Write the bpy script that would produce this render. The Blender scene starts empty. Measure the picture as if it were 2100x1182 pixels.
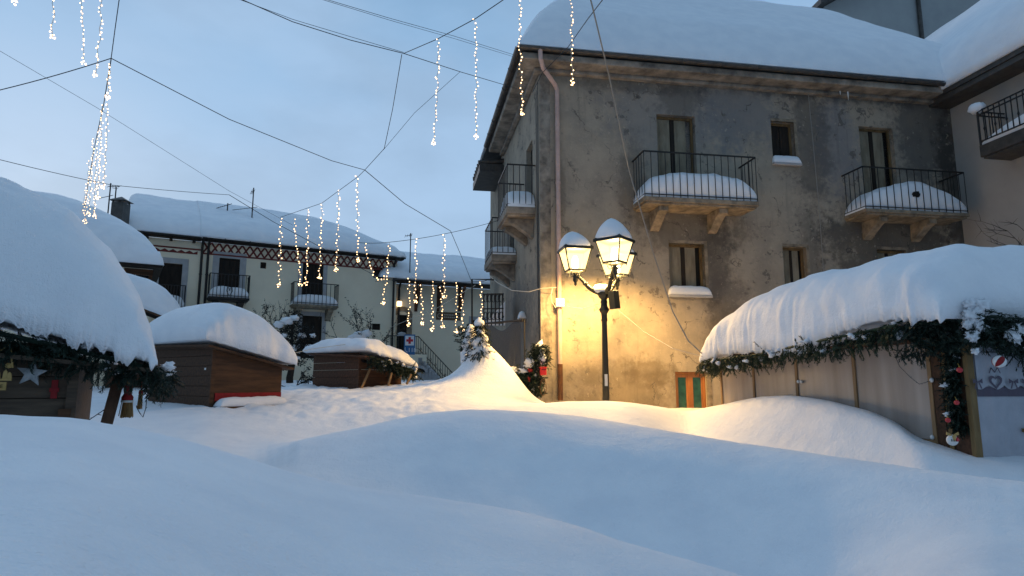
import bpy, math, random
import numpy as np
from mathutils import Vector, Matrix, noise as mnoise
random.seed(7)
sc = bpy.context.scene
COL = sc.collection
R = math.radians

# ------------------------------------------------------------------ camera
CAMZ, PITCH, FPX = 2.2, R(8.5), 1300.0
cd = bpy.data.cameras.new("camera")
cam = bpy.data.objects.new("camera", cd)
COL.objects.link(cam)
cam.location = (0, 0, CAMZ)
cam.rotation_euler = (R(90) + PITCH, 0, 0)
cd.sensor_width = 36.0
cd.lens = 36.0 * FPX / 2100.0
cd.clip_start, cd.clip_end = 0.05, 2000
sc.camera = cam

# ------------------------------------------------------------------ world, dusk sky
SUN_EL, SUN_AZ = R(12), R(-38)      # afterglow low over the row houses, front left
w = bpy.data.worlds.new("World")
sc.world = w
w.use_nodes = True
nt = w.node_tree
nt.nodes.clear()
N = nt.nodes.new
L = nt.links.new
out = N("ShaderNodeOutputWorld"); bg = N("ShaderNodeBackground")
sky = N("ShaderNodeTexSky"); sky.sky_type = 'NISHITA'; sky.sun_disc = False
sky.sun_elevation = SUN_EL; sky.sun_rotation = SUN_AZ
sky.air_density = 1.0; sky.dust_density = 0.6; sky.ozone_density = 2.0
tc = N("ShaderNodeTexCoord")
mp = N("ShaderNodeMapping"); mp.inputs['Scale'].default_value = (1.0, 1.0, 2.2)
L(tc.outputs['Generated'], mp.inputs[0])
n1 = N("ShaderNodeTexNoise"); n1.inputs['Scale'].default_value = 1.7; n1.inputs['Detail'].default_value = 5; n1.inputs['Roughness'].default_value = .5
L(mp.outputs[0], n1.inputs['Vector'])
cr = N("ShaderNodeValToRGB"); cr.color_ramp.interpolation = 'EASE'
cr.color_ramp.elements[0].position = .44; cr.color_ramp.elements[0].color = (0, 0, 0, 1)
cr.color_ramp.elements[1].position = .64; cr.color_ramp.elements[1].color = (1, 1, 1, 1)
L(n1.outputs[0], cr.inputs[0])
# thin cloud veil, thicker low over the left of the square
sep = N("ShaderNodeSeparateXYZ"); L(tc.outputs['Generated'], sep.inputs[0])
lowm = N("ShaderNodeMapRange"); lowm.interpolation_type = 'SMOOTHSTEP'
lowm.inputs[1].default_value = .62; lowm.inputs[2].default_value = .12; lowm.inputs[3].default_value = 0; lowm.inputs[4].default_value = 1
L(sep.outputs[2], lowm.inputs[0])
lefm = N("ShaderNodeMapRange"); lefm.interpolation_type = 'SMOOTHSTEP'
lefm.inputs[1].default_value = .35; lefm.inputs[2].default_value = -.55; lefm.inputs[3].default_value = .35; lefm.inputs[4].default_value = 1
L(sep.outputs[0], lefm.inputs[0])
mm = N("ShaderNodeMath"); mm.operation = 'MULTIPLY'; L(lowm.outputs[0], mm.inputs[0]); L(lefm.outputs[0], mm.inputs[1])
ma = N("ShaderNodeMath"); ma.operation = 'MULTIPLY_ADD'; L(cr.outputs[0], ma.inputs[0]); ma.inputs[1].default_value = .32
m3 = N("ShaderNodeMath"); m3.operation = 'MULTIPLY'; L(mm.outputs[0], m3.inputs[0]); m3.inputs[1].default_value = .27
L(m3.outputs[0], ma.inputs[2]); ma.use_clamp = True
tint = N("ShaderNodeMix"); tint.data_type = 'RGBA'; tint.blend_type = 'MULTIPLY'; tint.inputs[0].default_value = 1
L(sky.outputs[0], tint.inputs[6]); tint.inputs[7].default_value = (1.0, 1.0, 1.0, 1)
SKY_FLOOR = (2.02, 3.50, 5.35, 1)
flo = N("ShaderNodeMix"); flo.data_type = 'RGBA'; flo.inputs[0].default_value = .85
L(tint.outputs[2], flo.inputs[6]); flo.inputs[7].default_value = SKY_FLOOR
mx = N("ShaderNodeMix"); mx.data_type = 'RGBA'
L(ma.outputs[0], mx.inputs[0]); L(flo.outputs[2], mx.inputs[6]); mx.inputs[7].default_value = (3.5, 4.5, 5.9, 1)
# the sky is darker away from the afterglow
bk = N("ShaderNodeMapRange"); bk.interpolation_type = 'SMOOTHSTEP'; bk.inputs[1].default_value = -.85; bk.inputs[2].default_value = .35; bk.inputs[3].default_value = .58; bk.inputs[4].default_value = 1.0
L(sep.outputs[1], bk.inputs[0])
n2 = N("ShaderNodeTexNoise"); n2.inputs['Scale'].default_value = 2.6; n2.inputs['Detail'].default_value = 6; n2.inputs['Roughness'].default_value = .55
L(mp.outputs[0], n2.inputs['Vector'])
dk_ = N("ShaderNodeMapRange"); dk_.interpolation_type = 'SMOOTHSTEP'; dk_.inputs[1].default_value = .36; dk_.inputs[2].default_value = .62; dk_.inputs[3].default_value = .91; dk_.inputs[4].default_value = 1.03
L(n2.outputs[0], dk_.inputs[0])
bm = N("ShaderNodeMath"); bm.operation = 'MULTIPLY'; L(dk_.outputs[0], bm.inputs[0]); L(bk.outputs[0], bm.inputs[1])
sc2 = N("ShaderNodeVectorMath"); sc2.operation = 'SCALE'; L(mx.outputs[2], sc2.inputs[0]); L(bm.outputs[0], sc2.inputs[3])
L(sc2.outputs[0], bg.inputs[0]); bg.inputs[1].default_value = 0.12
L(bg.outputs[0], out.inputs[0])

# ------------------------------------------------------------------ sun: last warm glow of dusk
sd = bpy.data.lights.new("sun", 'SUN'); sun = bpy.data.objects.new("sun", sd); COL.objects.link(sun)
sd.energy = 0.3; sd.angle = R(50); sd.color = (1.0, .86, .78)
sun.rotation_euler = (R(90) - SUN_EL, 0, math.pi - SUN_AZ)
sv = Vector((math.sin(SUN_AZ) * math.cos(SUN_EL), math.cos(SUN_AZ) * math.cos(SUN_EL), math.sin(SUN_EL)))
sun.rotation_euler = (-sv).to_track_quat('-Z', 'Y').to_euler()

sc.view_settings.view_transform = 'Standard'
sc.view_settings.look = 'None'
sc.view_settings.exposure = 0.24
sc.view_settings.gamma = 1.0
sc.view_settings.use_curve_mapping = False
sc.render.engine = 'CYCLES'
cy = sc.cycles
cy.use_denoising = True
cy.max_bounces = 6; cy.diffuse_bounces = 3; cy.glossy_bounces = 3; cy.transmission_bounces = 4; cy.transparent_max_bounces = 10
cy.sample_clamp_indirect = 2.0
cy.caustics_reflective = False; cy.caustics_refractive = False

# ------------------------------------------------------------------ pixel helpers (photo is 2100 x 1182)
CP, SP = math.cos(PITCH), math.sin(PITCH)
def me(u, v):
    xc = (u - 1050.0) / FPX; yc = (591.0 - v) / FPX
    d1 = CP - yc * SP
    return xc / d1, (SP + yc * CP) / d1
def W(u, v, Y):
    m, e = me(u, v)
    return Vector((m * Y, Y, CAMZ + e * Y))
def hgt(v, Y, u=1050):
    return CAMZ + me(u, v)[1] * Y

class Frame:
    """Local frame of a building front: x along it, y into it, z up (z is world z)."""
    def __init__(s, P, ang):
        s.P = Vector((P[0], P[1], 0)); s.a = ang
        s.dx = Vector((math.cos(ang), math.sin(ang), 0)); s.dy = Vector((-math.sin(ang), math.cos(ang), 0))
    def hit(s, u, v, yo=0.0):
        m, e = me(u, v)
        n = s.dy; d = Vector((m, 1, e))
        t = (s.P.dot(n) + yo) / d.dot(n)
        p = d * t - s.P
        return p.dot(s.dx), CAMZ + e * t
    def hitx(s, u, v, xo=0.0):
        m, e = me(u, v)
        n = s.dx; d = Vector((m, 1, e))
        t = (s.P.dot(n) + xo) / d.dot(n)
        p = d * t - s.P
        return p.dot(s.dy), CAMZ + e * t
    def loc(s, p):
        q = p - s.P
        return Vector((q.dot(s.dx), q.dot(s.dy), p.z))
    def rect(s, u0, u1, v0, v1, yo=0.0):
        um, vm = (u0 + u1) / 2, (v0 + v1) / 2
        return (s.hit(u0, vm, yo)[0], s.hit(u1, vm, yo)[0], s.hit(um, v1, yo)[1], s.hit(um, v0, yo)[1])

def sstep(a, b, x):
    t = min(1, max(0, (x - a) / (b - a))); return t * t * (3 - 2 * t)
def nz(x, y, z=0.0, o=4):
    return mnoise.fractal((x, y, z), 1.0, 2.0, o)

# ------------------------------------------------------------------ mesh builder
class MB:
    def __init__(s): s.v = []; s.f = []
    def add(s, vs, fs):
        b = len(s.v); s.v += [tuple(p) for p in vs]; s.f += [tuple(i + b for i in f) for f in fs]
        return s
    def box(s, x0, x1, y0, y1, z0, z1):
        return s.add([(x0, y0, z0), (x1, y0, z0), (x1, y1, z0), (x0, y1, z0), (x0, y0, z1), (x1, y0, z1), (x1, y1, z1), (x0, y1, z1)],
                     [(0, 3, 2, 1), (4, 5, 6, 7), (0, 1, 5, 4), (1, 2, 6, 5), (2, 3, 7, 6), (3, 0, 4, 7)])
    def obox(s, c, size, M=None):
        M = M or Matrix.Identity(3); c = Vector(c)
        vs = []
        for z in (-1, 1):
            for x, y in ((-1, -1), (1, -1), (1, 1), (-1, 1)):
                vs.append(c + M @ Vector((x * size[0] / 2, y * size[1] / 2, z * size[2] / 2)))
        return s.add(vs, [(0, 3, 2, 1), (4, 5, 6, 7), (0, 1, 5, 4), (1, 2, 6, 5), (2, 3, 7, 6), (3, 0, 4, 7)])
    def beam(s, a, b, wx, wy, up=(0, 0, 1)):
        a = Vector(a); b = Vector(b); d = (b - a); l = d.length; d.normalize()
        x = d.cross(Vector(up));
        if x.length < 1e-4: x = d.cross(Vector((1, 0, 0)))
        x.normalize(); y = d.cross(x)
        return s.obox((a + b) / 2, (wx, wy, l), Matrix((x, y, d)).transposed())
    def tube(s, pts, r, n=6, cap=True):
        pts = [Vector(p) for p in pts]; k = len(pts)
        rs = r if isinstance(r, (list, tuple)) else [r] * k
        vs = []; fs = []; px = None
        for i in range(k):
            d = (pts[min(i + 1, k - 1)] - pts[max(i - 1, 0)])
            if d.length < 1e-9: d = Vector((0, 0, 1))
            d.normalize()
            if px is None:
                px = d.cross(Vector((0, 0, 1)))
                if px.length < 1e-3: px = d.cross(Vector((1, 0, 0)))
            px = px - d * px.dot(d); px.normalize(); py = d.cross(px)
            for j in range(n):
                a = 2 * math.pi * j / n
                vs.append(pts[i] + (px * math.cos(a) + py * math.sin(a)) * rs[i])
        for i in range(k - 1):
            for j in range(n):
                fs.append((i * n + j, i * n + (j + 1) % n, (i + 1) * n + (j + 1) % n, (i + 1) * n + j))
        if cap:
            fs.append(tuple(range(n))[::-1]); fs.append(tuple((k - 1) * n + j for j in range(n)))
        return s.add(vs, fs)
    def lathe(s, prof, c=(0, 0, 0), n=20, rot=0):
        vs = []; fs = []; k = len(prof)
        for r, z in prof:
            for j in range(n):
                a = rot + 2 * math.pi * j / n
                vs.append((c[0] + r * math.cos(a), c[1] + r * math.sin(a), c[2] + z))
        for i in range(k - 1):
            for j in range(n):
                fs.append((i * n + j, i * n + (j + 1) % n, (i + 1) * n + (j + 1) % n, (i + 1) * n + j))
        fs.append(tuple(range(n))[::-1]); fs.append(tuple((k - 1) * n + j for j in range(n)))
        return s.add(vs, fs)
    def blob(s, c, r, sq=(1, 1, 1), amp=.25, seed=0.0, nu=14, nv=9, fr=1.6):
        c = Vector(c); vs = []; fs = []
        for i in range(nv + 1):
            th = math.pi * i / nv
            for j in range(nu):
                ph = 2 * math.pi * j / nu
                d = Vector((math.sin(th) * math.cos(ph), math.sin(th) * math.sin(ph), math.cos(th)))
                k = r * (1 + amp * mnoise.noise(d * fr + Vector((seed, seed * .7, 0))) + amp * .5 * mnoise.noise(d * fr * 2.7 + Vector((seed, 0, seed))))
                vs.append(c + Vector((d.x * sq[0], d.y * sq[1], d.z * sq[2])) * k)
        for i in range(nv):
            for j in range(nu):
                fs.append((i * nu + j, (i + 1) * nu + j, (i + 1) * nu + (j + 1) % nu, i * nu + (j + 1) % nu))
        return s.add(vs, fs)
    def grid(s, P, flip=False):
        ni, nj = len(P), len(P[0])
        vs = [p for row in P for p in row]; fs = []
        for i in range(ni - 1):
            for j in range(nj - 1):
                q = (i * nj + j, (i + 1) * nj + j, (i + 1) * nj + j + 1, i * nj + j + 1)
                fs.append(q[::-1] if flip else q)
        return s.add(vs, fs)
    def prism(s, poly, y0, y1):
        """extrude an (x, z) outline from y0 to y1"""
        n = len(poly)
        vs = [(x, y0, z) for x, z in poly] + [(x, y1, z) for x, z in poly]
        fs = [tuple(range(n)), tuple(range(n, 2 * n))[::-1]]
        fs += [(i, i + n, (i + 1) % n + n, (i + 1) % n) for i in range(n)]
        return s.add(vs, fs)
    def build(s, name, mat, parent=None, smooth=False, bevel=0, loc=None, auto=None):
        m = bpy.data.meshes.new(name); m.from_pydata(s.v, [], s.f); m.update()
        if smooth: m.polygons.foreach_set('use_smooth', [True] * len(m.polygons))
        if mat: m.materials.append(mat)
        o = bpy.data.objects.new(name, m); COL.objects.link(o)
        if parent: o.parent = parent
        if loc: o.location = loc
        if bevel:
            b = o.modifiers.new('bevel', 'BEVEL'); b.width = bevel; b.segments = 2; b.limit_method = 'ANGLE'
        return o

def tag(o, label=None, cat=None, group=None, kind=None):
    if label: o['label'] = label
    if cat: o['category'] = cat
    if group: o['group'] = group
    if kind: o['kind'] = kind
    return o
def thing(name, label, cat, loc=(0, 0, 0), rz=0.0, group=None):
    o = bpy.data.objects.new(name, None); COL.objects.link(o)
    o.location = loc; o.rotation_euler = (0, 0, rz); o.empty_display_size = .2
    return tag(o, label, cat, group)
def part(name, loc, parent, rz=0.0):
    return None

# ------------------------------------------------------------------ materials
def mat(name, col=(.5, .5, .5), rough=.7, metal=0.0, spec=.3, var=None, scale=3.0, bump=0.0, bscale=30.0, bdist=.01, emit=None, estr=0.0, stretch=None, detail=5):
    m = bpy.data.materials.new(name); m.use_nodes = True
    t = m.node_tree; b = t.nodes['Principled BSDF']
    b.inputs['Base Color'].default_value = (*col, 1); b.inputs['Roughness'].default_value = rough
    b.inputs['Metallic'].default_value = metal; b.inputs['Specular IOR Level'].default_value = spec
    tcn = t.nodes.new("ShaderNodeTexCoord"); src = tcn.outputs['Object']
    if stretch:
        mpn = t.nodes.new("ShaderNodeMapping"); mpn.inputs['Scale'].default_value = stretch
        t.links.new(src, mpn.inputs[0]); src = mpn.outputs[0]
    if var:
        n = t.nodes.new("ShaderNodeTexNoise"); n.inputs['Scale'].default_value = scale; n.inputs['Detail'].default_value = detail; n.inputs['Roughness'].default_value = .62
        t.links.new(src, n.inputs['Vector'])
        r = t.nodes.new("ShaderNodeValToRGB")
        r.color_ramp.elements[0].position = .33; r.color_ramp.elements[0].color = (*var, 1)
        r.color_ramp.elements[1].position = .66; r.color_ramp.elements[1].color = (*col, 1)
        t.links.new(n.outputs[0], r.inputs[0]); t.links.new(r.outputs[0], b.inputs['Base Color'])
    if bump:
        n = t.nodes.new("ShaderNodeTexNoise"); n.inputs['Scale'].default_value = bscale; n.inputs['Detail'].default_value = 4
        t.links.new(src, n.inputs['Vector'])
        bn = t.nodes.new("ShaderNodeBump"); bn.inputs['Strength'].default_value = bump; bn.inputs['Distance'].default_value = bdist
        t.links.new(n.outputs[0], bn.inputs['Height']); t.links.new(bn.outputs[0], b.inputs['Normal'])
    if emit:
        b.inputs['Emission Color'].default_value = (*emit, 1); b.inputs['Emission Strength'].default_value = estr
    return m

M = {}
def snow_mat():
    m = bpy.data.materials.new("snow"); m.use_nodes = True
    t = m.node_tree; b = t.nodes['Principled BSDF']; Nn = t.nodes.new; Ll = t.links.new
    b.inputs['Roughness'].default_value = .6; b.inputs['Specular IOR Level'].default_value = .18
    tcn = Nn("ShaderNodeTexCoord")
    gm = Nn("ShaderNodeNewGeometry")
    n = Nn("ShaderNodeTexNoise"); n.inputs['Scale'].default_value = 2.2; n.inputs['Detail'].default_value = 6
    Ll(gm.outputs['Position'], n.inputs['Vector'])
    r = Nn("ShaderNodeValToRGB"); r.color_ramp.elements[0].color = (.83, .84, .87, 1); r.color_ramp.elements[1].color = (.90, .90, .915, 1)
    r.color_ramp.elements[0].position = .35; r.color_ramp.elements[1].position = .65
    Ll(n.outputs[0], r.inputs[0]); Ll(r.outputs[0], b.inputs['Base Color'])
    prev = None
    for s_, st, di in ((5.0, .45, .04), (26.0, .6, .011), (90.0, .9, .007)):
        q = Nn("ShaderNodeTexNoise"); q.inputs['Scale'].default_value = s_; q.inputs['Detail'].default_value = 3
        Ll(gm.outputs['Position'], q.inputs['Vector'])
        bn = Nn("ShaderNodeBump"); bn.inputs['Strength'].default_value = st; bn.inputs['Distance'].default_value = di
        Ll(q.outputs[0], bn.inputs['Height'])
        if prev: Ll(prev.outputs[0], bn.inputs['Normal'])
        prev = bn
    Ll(prev.outputs[0], b.inputs['Normal'])
    return m
M['snow'] = snow_mat()
M['iron'] = mat("black_iron", (.018, .018, .019), .5, .3, .4, var=(.03, .024, .02), scale=12)
M['lampiron'] = mat("painted_cast_iron", (.012, .014, .013), .42, .2, .5, bump=.15, bscale=60)
M['stone'] = mat("weathered_stone", (.34, .27, .19), .9, var=(.12, .10, .075), scale=4, bump=.7, bscale=14, bdist=.03)
M['cornice'] = mat("cornice_plaster", (.36, .31, .25), .9, var=(.10, .088, .075), scale=2.1, bump=.5, bscale=9, bdist=.03)
M['gutter'] = mat("gutter_metal", (.055, .05, .047), .55, .4, .4, var=(.10, .09, .08), scale=5)
M['copper'] = mat("painted_downpipe", (.60, .42, .36), .55, .0, .4, var=(.46, .31, .26), scale=3)
M['rust'] = mat("rusty_pipe", (.13, .055, .025), .7, .2, .3, var=(.06, .03, .02), scale=6)
M['shutter'] = mat("faded_shutter", (.27, .23, .16), .75, var=(.15, .12, .08), scale=5, stretch=(1, 1, .25), bump=.3, bscale=20)
M['frame'] = mat("ochre_frame", (.20, .13, .055), .7, var=(.09, .055, .025), scale=6, stretch=(1, 1, .2), bump=.3)
M['darkwood'] = mat("dark_wood", (.03, .02, .013), .8, var=(.012, .009, .007), scale=8, stretch=(1, 1, .2))
M['orangewood'] = mat("varnished_frame", (.42, .17, .05), .5, var=(.25, .09, .03), scale=6, stretch=(1, 1, .2))
M['greenglass'] = mat("green_pane", (.03, .10, .065), .15, 0, .5, var=(.015, .05, .035), scale=5)
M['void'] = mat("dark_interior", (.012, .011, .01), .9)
M['cream'] = mat("cream_plaster", (.84, .73, .55), .9, var=(.77, .66, .49), scale=.9, bump=.3, bscale=25)
M['surround'] = mat("pale_surround", (.42, .41, .41), .85, var=(.34, .33, .33), scale=3)
M['redfrieze'] = mat("red_frieze", (.20, .04, .03), .8, var=(.12, .03, .025), scale=4)
M['rightwall'] = mat("grey_plaster", (.42, .38, .34), .9, var=(.36, .33, .295), scale=.8, bump=.3, bscale=30)
M['tallwall'] = mat("tall_house_plaster", (.36, .37, .36), .9, var=(.30, .31, .31), scale=.7, bump=.2, bscale=25)
M['fir'] = mat("fir_needles", (.035, .060, .028), .6, 0, .3, var=(.016, .030, .018), scale=9)
M['firdark'] = mat("fir_needles_dark", (.018, .036, .024), .6, 0, .3, var=(.009, .018, .013), scale=9)
M['leaf'] = mat("dark_leaves", (.022, .020, .014), .7, var=(.012, .012, .01), scale=9)
M['bark'] = mat("bark", (.035, .027, .02), .9, var=(.018, .014, .011), scale=10, bump=.6)
M['straw'] = mat("straw", (.32, .20, .08), .8, var=(.16, .09, .035), scale=20, stretch=(6, 6, .3))
M['redcloth'] = mat("red_cloth", (.28, .018, .02), .8, var=(.18, .012, .015), scale=10)
M['redpaint'] = mat("red_paint", (.55, .02, .018), .4, 0, .4)
M['redball'] = mat("red_bauble", (.48, .015, .02), .2, 0, .6)
M['white'] = mat("white_plastic", (.72, .72, .70), .45, 0, .4)
M['cloth'] = mat("white_curtain", (.46, .46, .50), .9, var=(.40, .40, .44), scale=6, bump=.25, bscale=60)
M['lace'] = mat("grey_lace_and_gap", (.12, .10, .13), .9)
M['yellowwood'] = mat("pale_plywood", (.50, .34, .13), .7, var=(.40, .26, .09), scale=8)
M['star'] = mat("grey_bark_star", (.42, .43, .44), .9, var=(.14, .15, .15), scale=14, bump=.5)
M['cable'] = mat("dark_cable", (.03, .035, .042), .6)
M['cablewhite'] = mat("white_cable", (.55, .50, .42), .6)
M['rope'] = mat("steel_rope", (.26, .24, .21), .6, .2)
M['blue'] = mat("blue_sign", (.03, .13, .30), .4, 0, .4)
M['signwhite'] = mat("sign_white", (.75, .75, .76), .4, 0, .4)
M['signred'] = mat("sign_red", (.55, .02, .03), .4, 0, .4)
M['plaque'] = mat("wooden_plaque", (.14, .085, .05), .7, var=(.09, .05, .03), scale=6)
M['plaquetext'] = mat("plaque_lettering", (.42, .36, .28), .7)
M['gold'] = mat("gilt", (.5, .3, .06), .4, .3, .5)

def wood(name, c1, c2, along=0):
    st = [6, 6, 6]; st[along] = .7
    return mat(name, c1, .75, 0, .25, var=c2, scale=3.2, stretch=tuple(st), bump=.35, bscale=8, bdist=.006)
M['wood1'] = wood("grey_brown_planks", (.12, .085, .058), (.05, .036, .027))
M['wood2'] = wood("brown_planks", (.10, .048, .024), (.045, .023, .013))
M['wood3'] = wood("dark_brown_planks", (.12, .055, .03), (.055, .028, .016))
M['strut'] = wood("strut_timber", (.11, .055, .032), (.06, .03, .018), 2)
M['paletimber'] = wood("pale_timber", (.32, .20, .10), (.20, .12, .06), 2)
M['ochretimber'] = wood("yellow_timber", (.26, .17, .075), (.17, .105, .045), 2)

def glow_mat(name, col, st, sampling=True, trans=0.0):
    m = bpy.data.materials.new(name); m.use_nodes = True; t = m.node_tree; t.nodes.clear()
    o = t.nodes.new("ShaderNodeOutputMaterial"); e = t.nodes.new("ShaderNodeEmission")
    e.inputs[0].default_value = (*col, 1); e.inputs[1].default_value = st
    if trans > 0:
        tr = t.nodes.new("ShaderNodeBsdfTransparent"); mxn = t.nodes.new("ShaderNodeMixShader"); mxn.inputs[0].default_value = trans
        t.links.new(e.outputs[0], mxn.inputs[1]); t.links.new(tr.outputs[0], mxn.inputs[2]); t.links.new(mxn.outputs[0], o.inputs[0])
    else:
        t.links.new(e.outputs[0], o.inputs[0])
    if not sampling: m.cycles.emission_sampling = 'NONE'
    return m
M['bulb'] = glow_mat("lit_bulb", (1.0, .62, .30), 5.0, False)
M['pane'] = glow_mat("lit_lantern_glass", (1.0, .72, .30), 2.6, True, .45)
M['core'] = glow_mat("lamp_tube", (1.0, .80, .45), 14.0, False)
M['walllamp'] = glow_mat("lit_wall_lamp", (1.0, .72, .38), 2.6)

def net_mat():
    m = bpy.data.materials.new("shade_net"); m.use_nodes = True; t = m.node_tree; b = t.nodes['Principled BSDF']
    b.inputs['Base Color'].default_value = (.055, .06, .07, 1); b.inputs['Roughness'].default_value = .8
    n = t.nodes.new("ShaderNodeTexNoise"); n.inputs['Scale'].default_value = 90
    tcn = t.nodes.new("ShaderNodeTexCoord"); t.links.new(tcn.outputs['Object'], n.inputs['Vector'])
    r = t.nodes.new("ShaderNodeMapRange"); r.inputs[1].default_value = .35; r.inputs[2].default_value = .65; r.inputs[3].default_value = .72; r.inputs[4].default_value = .98
    t.links.new(n.outputs[0], r.inputs[0]); t.links.new(r.outputs[0], b.inputs['Alpha'])
    return m
M['net'] = net_mat()

def sheet_mat():
    """milky plastic sheeting with condensation drops and soft vertical ripples"""
    m = bpy.data.materials.new("milky_plastic_sheet"); m.use_nodes = True; t = m.node_tree; b = t.nodes['Principled BSDF']
    Nn = t.nodes.new; Ll = t.links.new
    tcn = Nn("ShaderNodeTexCoord")
    mpn = Nn("ShaderNodeMapping"); mpn.inputs['Scale'].default_value = (1, 1, .12); Ll(tcn.outputs['Object'], mpn.inputs[0])
    n = Nn("ShaderNodeTexNoise"); n.inputs['Scale'].default_value = 4.0; n.inputs['Detail'].default_value = 6; Ll(mpn.outputs[0], n.inputs['Vector'])
    r = Nn("ShaderNodeValToRGB"); r.color_ramp.elements[0].position = .3; r.color_ramp.elements[0].color = (.30, .245, .21, 1)
    r.color_ramp.elements[1].position = .7; r.color_ramp.elements[1].color = (.46, .39, .34, 1); Ll(n.outputs[0], r.inputs[0])
    vo = Nn("ShaderNodeTexVoronoi"); vo.inputs['Scale'].default_value = 55; Ll(tcn.outputs['Object'], vo.inputs['Vector'])
    vr = Nn("ShaderNodeMapRange"); vr.inputs[1].default_value = .16; vr.inputs[2].default_value = .08; Ll(vo.outputs['Distance'], vr.inputs[0])
    gate = Nn("ShaderNodeTexNoise"); gate.inputs['Scale'].default_value = 9; Ll(tcn.outputs['Object'], gate.inputs['Vector'])
    gr = Nn("ShaderNodeMapRange"); gr.inputs[1].default_value = .5; gr.inputs[2].default_value = .62; Ll(gate.outputs[0], gr.inputs[0])
    mu = Nn("ShaderNodeMath"); mu.operation = 'MULTIPLY'; Ll(vr.outputs[0], mu.inputs[0]); Ll(gr.outputs[0], mu.inputs[1])
    mxn = Nn("ShaderNodeMix"); mxn.data_type = 'RGBA'; Ll(mu.outputs[0], mxn.inputs[0]); Ll(r.outputs[0], mxn.inputs[6]); mxn.inputs[7].default_value = (.55, .50, .46, 1)
    Ll(mxn.outputs[2], b.inputs['Base Color'])
    b.inputs['Roughness'].default_value = .22; b.inputs['Specular IOR Level'].default_value = .6; b.inputs['Alpha'].default_value = .84
    wv = Nn("ShaderNodeTexNoise"); wv.inputs['Scale'].default_value = 2.2; Ll(mpn.outputs[0], wv.inputs['Vector'])
    bn = Nn("ShaderNodeBump"); bn.inputs['Strength'].default_value = .5; bn.inputs['Distance'].default_value = .02; Ll(wv.outputs[0], bn.inputs['Height']); Ll(bn.outputs[0], b.inputs['Normal'])
    return m
M['sheet'] = sheet_mat()
# ------------------------------------------------------------------ snow-covered ground, one sheet
def curve(pts, smooth=0.02):
    """pts: (u, v, Y) -> functions e(m), Y(m)"""
    ms, es, ys = [], [], []
    for u, v, Y in pts:
        m, e = me(u, v); ms.append(m); es.append(e); ys.append(Y)
    return np.array(ms), np.array(es), np.array(ys)
C1 = curve([(-900, 800, 3.4), (-300, 838, 3.2), (0, 848, 3.1), (140, 855, 3.1), (220, 870, 3.1), (380, 905, 3.1), (500, 940, 3.1), (600, 968, 3.1), (700, 994, 3.1), (900, 1020, 3.1), (1080, 1050, 3.0), (1200, 1085, 2.9), (1300, 1120, 2.8), (1450, 1162, 2.7), (1700, 1230, 2.6), (2100, 1290, 2.5), (3200, 1330, 2.4)])
C3 = curve([(-900, 900, 7), (0, 925, 7), (300, 950, 7), (430, 948, 7), (510, 935, 7.2), (600, 905, 7.5), (740, 875, 7.8), (860, 848, 8), (960, 840, 8), (1070, 843, 8), (1200, 855, 7.8), (1350, 880, 7.4), (1500, 905, 7.0), (1700, 935, 6.4), (1900, 962, 5.8), (2100, 986, 5.5), (3200, 1060, 5.2)])
C5 = curve([(-900, 820, 11), (0, 850, 11), (300, 846, 11.4), (420, 838, 11.6), (500, 838, 12), (600, 836, 12.3), (700, 832, 12.5), (860, 828, 12.6), (940, 830, 12.8), (1000, 834, 12.8), (1060, 835, 12.4), (1110, 832, 12.3), (1160, 826, 12.4), (1245, 823, 12.3), (1300, 827, 12.4), (1380, 840, 13), (1412, 846, 13), (1480, 831, 11.4), (1560, 812, 10.4), (1620, 811, 9.7), (1700, 822, 8.8), (1780, 845, 8.05), (1840, 872, 7.5), (1880, 908, 7.0), (1990, 945, 6.65), (2100, 958, 6.5), (3200, 1000, 6.2)])
C6 = curve([(-900, 790, 17), (0, 800, 17), (300, 806, 16), (500, 804, 16), (640, 796, 15.8), (720, 803, 15.2), (800, 794, 16), (860, 786, 19), (930, 786, 19.5), (1000, 806, 17), (1080, 838, 15.4), (1110, 842, 15.6), (1300, 842, 16.2), (1450, 845, 16.2), (1600, 860, 14), (2100, 850, 12), (3200, 850, 12)])

mgrid = np.concatenate([np.linspace(-3.2, -.95, 60), np.linspace(-.94, .94, 560), np.linspace(.95, 3.2, 60)])
def cv(C, k): return np.interp(mgrid, C[0], C[k])
def smooth(a, n):
    ker = np.hanning(n + 2)[1:-1]; ker /= ker.sum()
    p = np.pad(a, n // 2, mode='edge'); return np.convolve(p, ker, 'valid')[:len(a)]
E1, Y1 = smooth(cv(C1, 1), 31), smooth(cv(C1, 2), 41)
E3, Y3 = smooth(cv(C3, 1), 31), smooth(cv(C3, 2), 41)
E5, Y5 = smooth(cv(C5, 1), 13), smooth(cv(C5, 2), 17)
E6, Y6 = smooth(cv(C6, 1), 21), smooth(cv(C6, 2), 21)
um = 1050 + mgrid * FPX
def sst(a, b, x):
    t = np.clip((x - a) / (b - a), 0, 1); return t * t * (3 - 2 * t)
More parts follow.
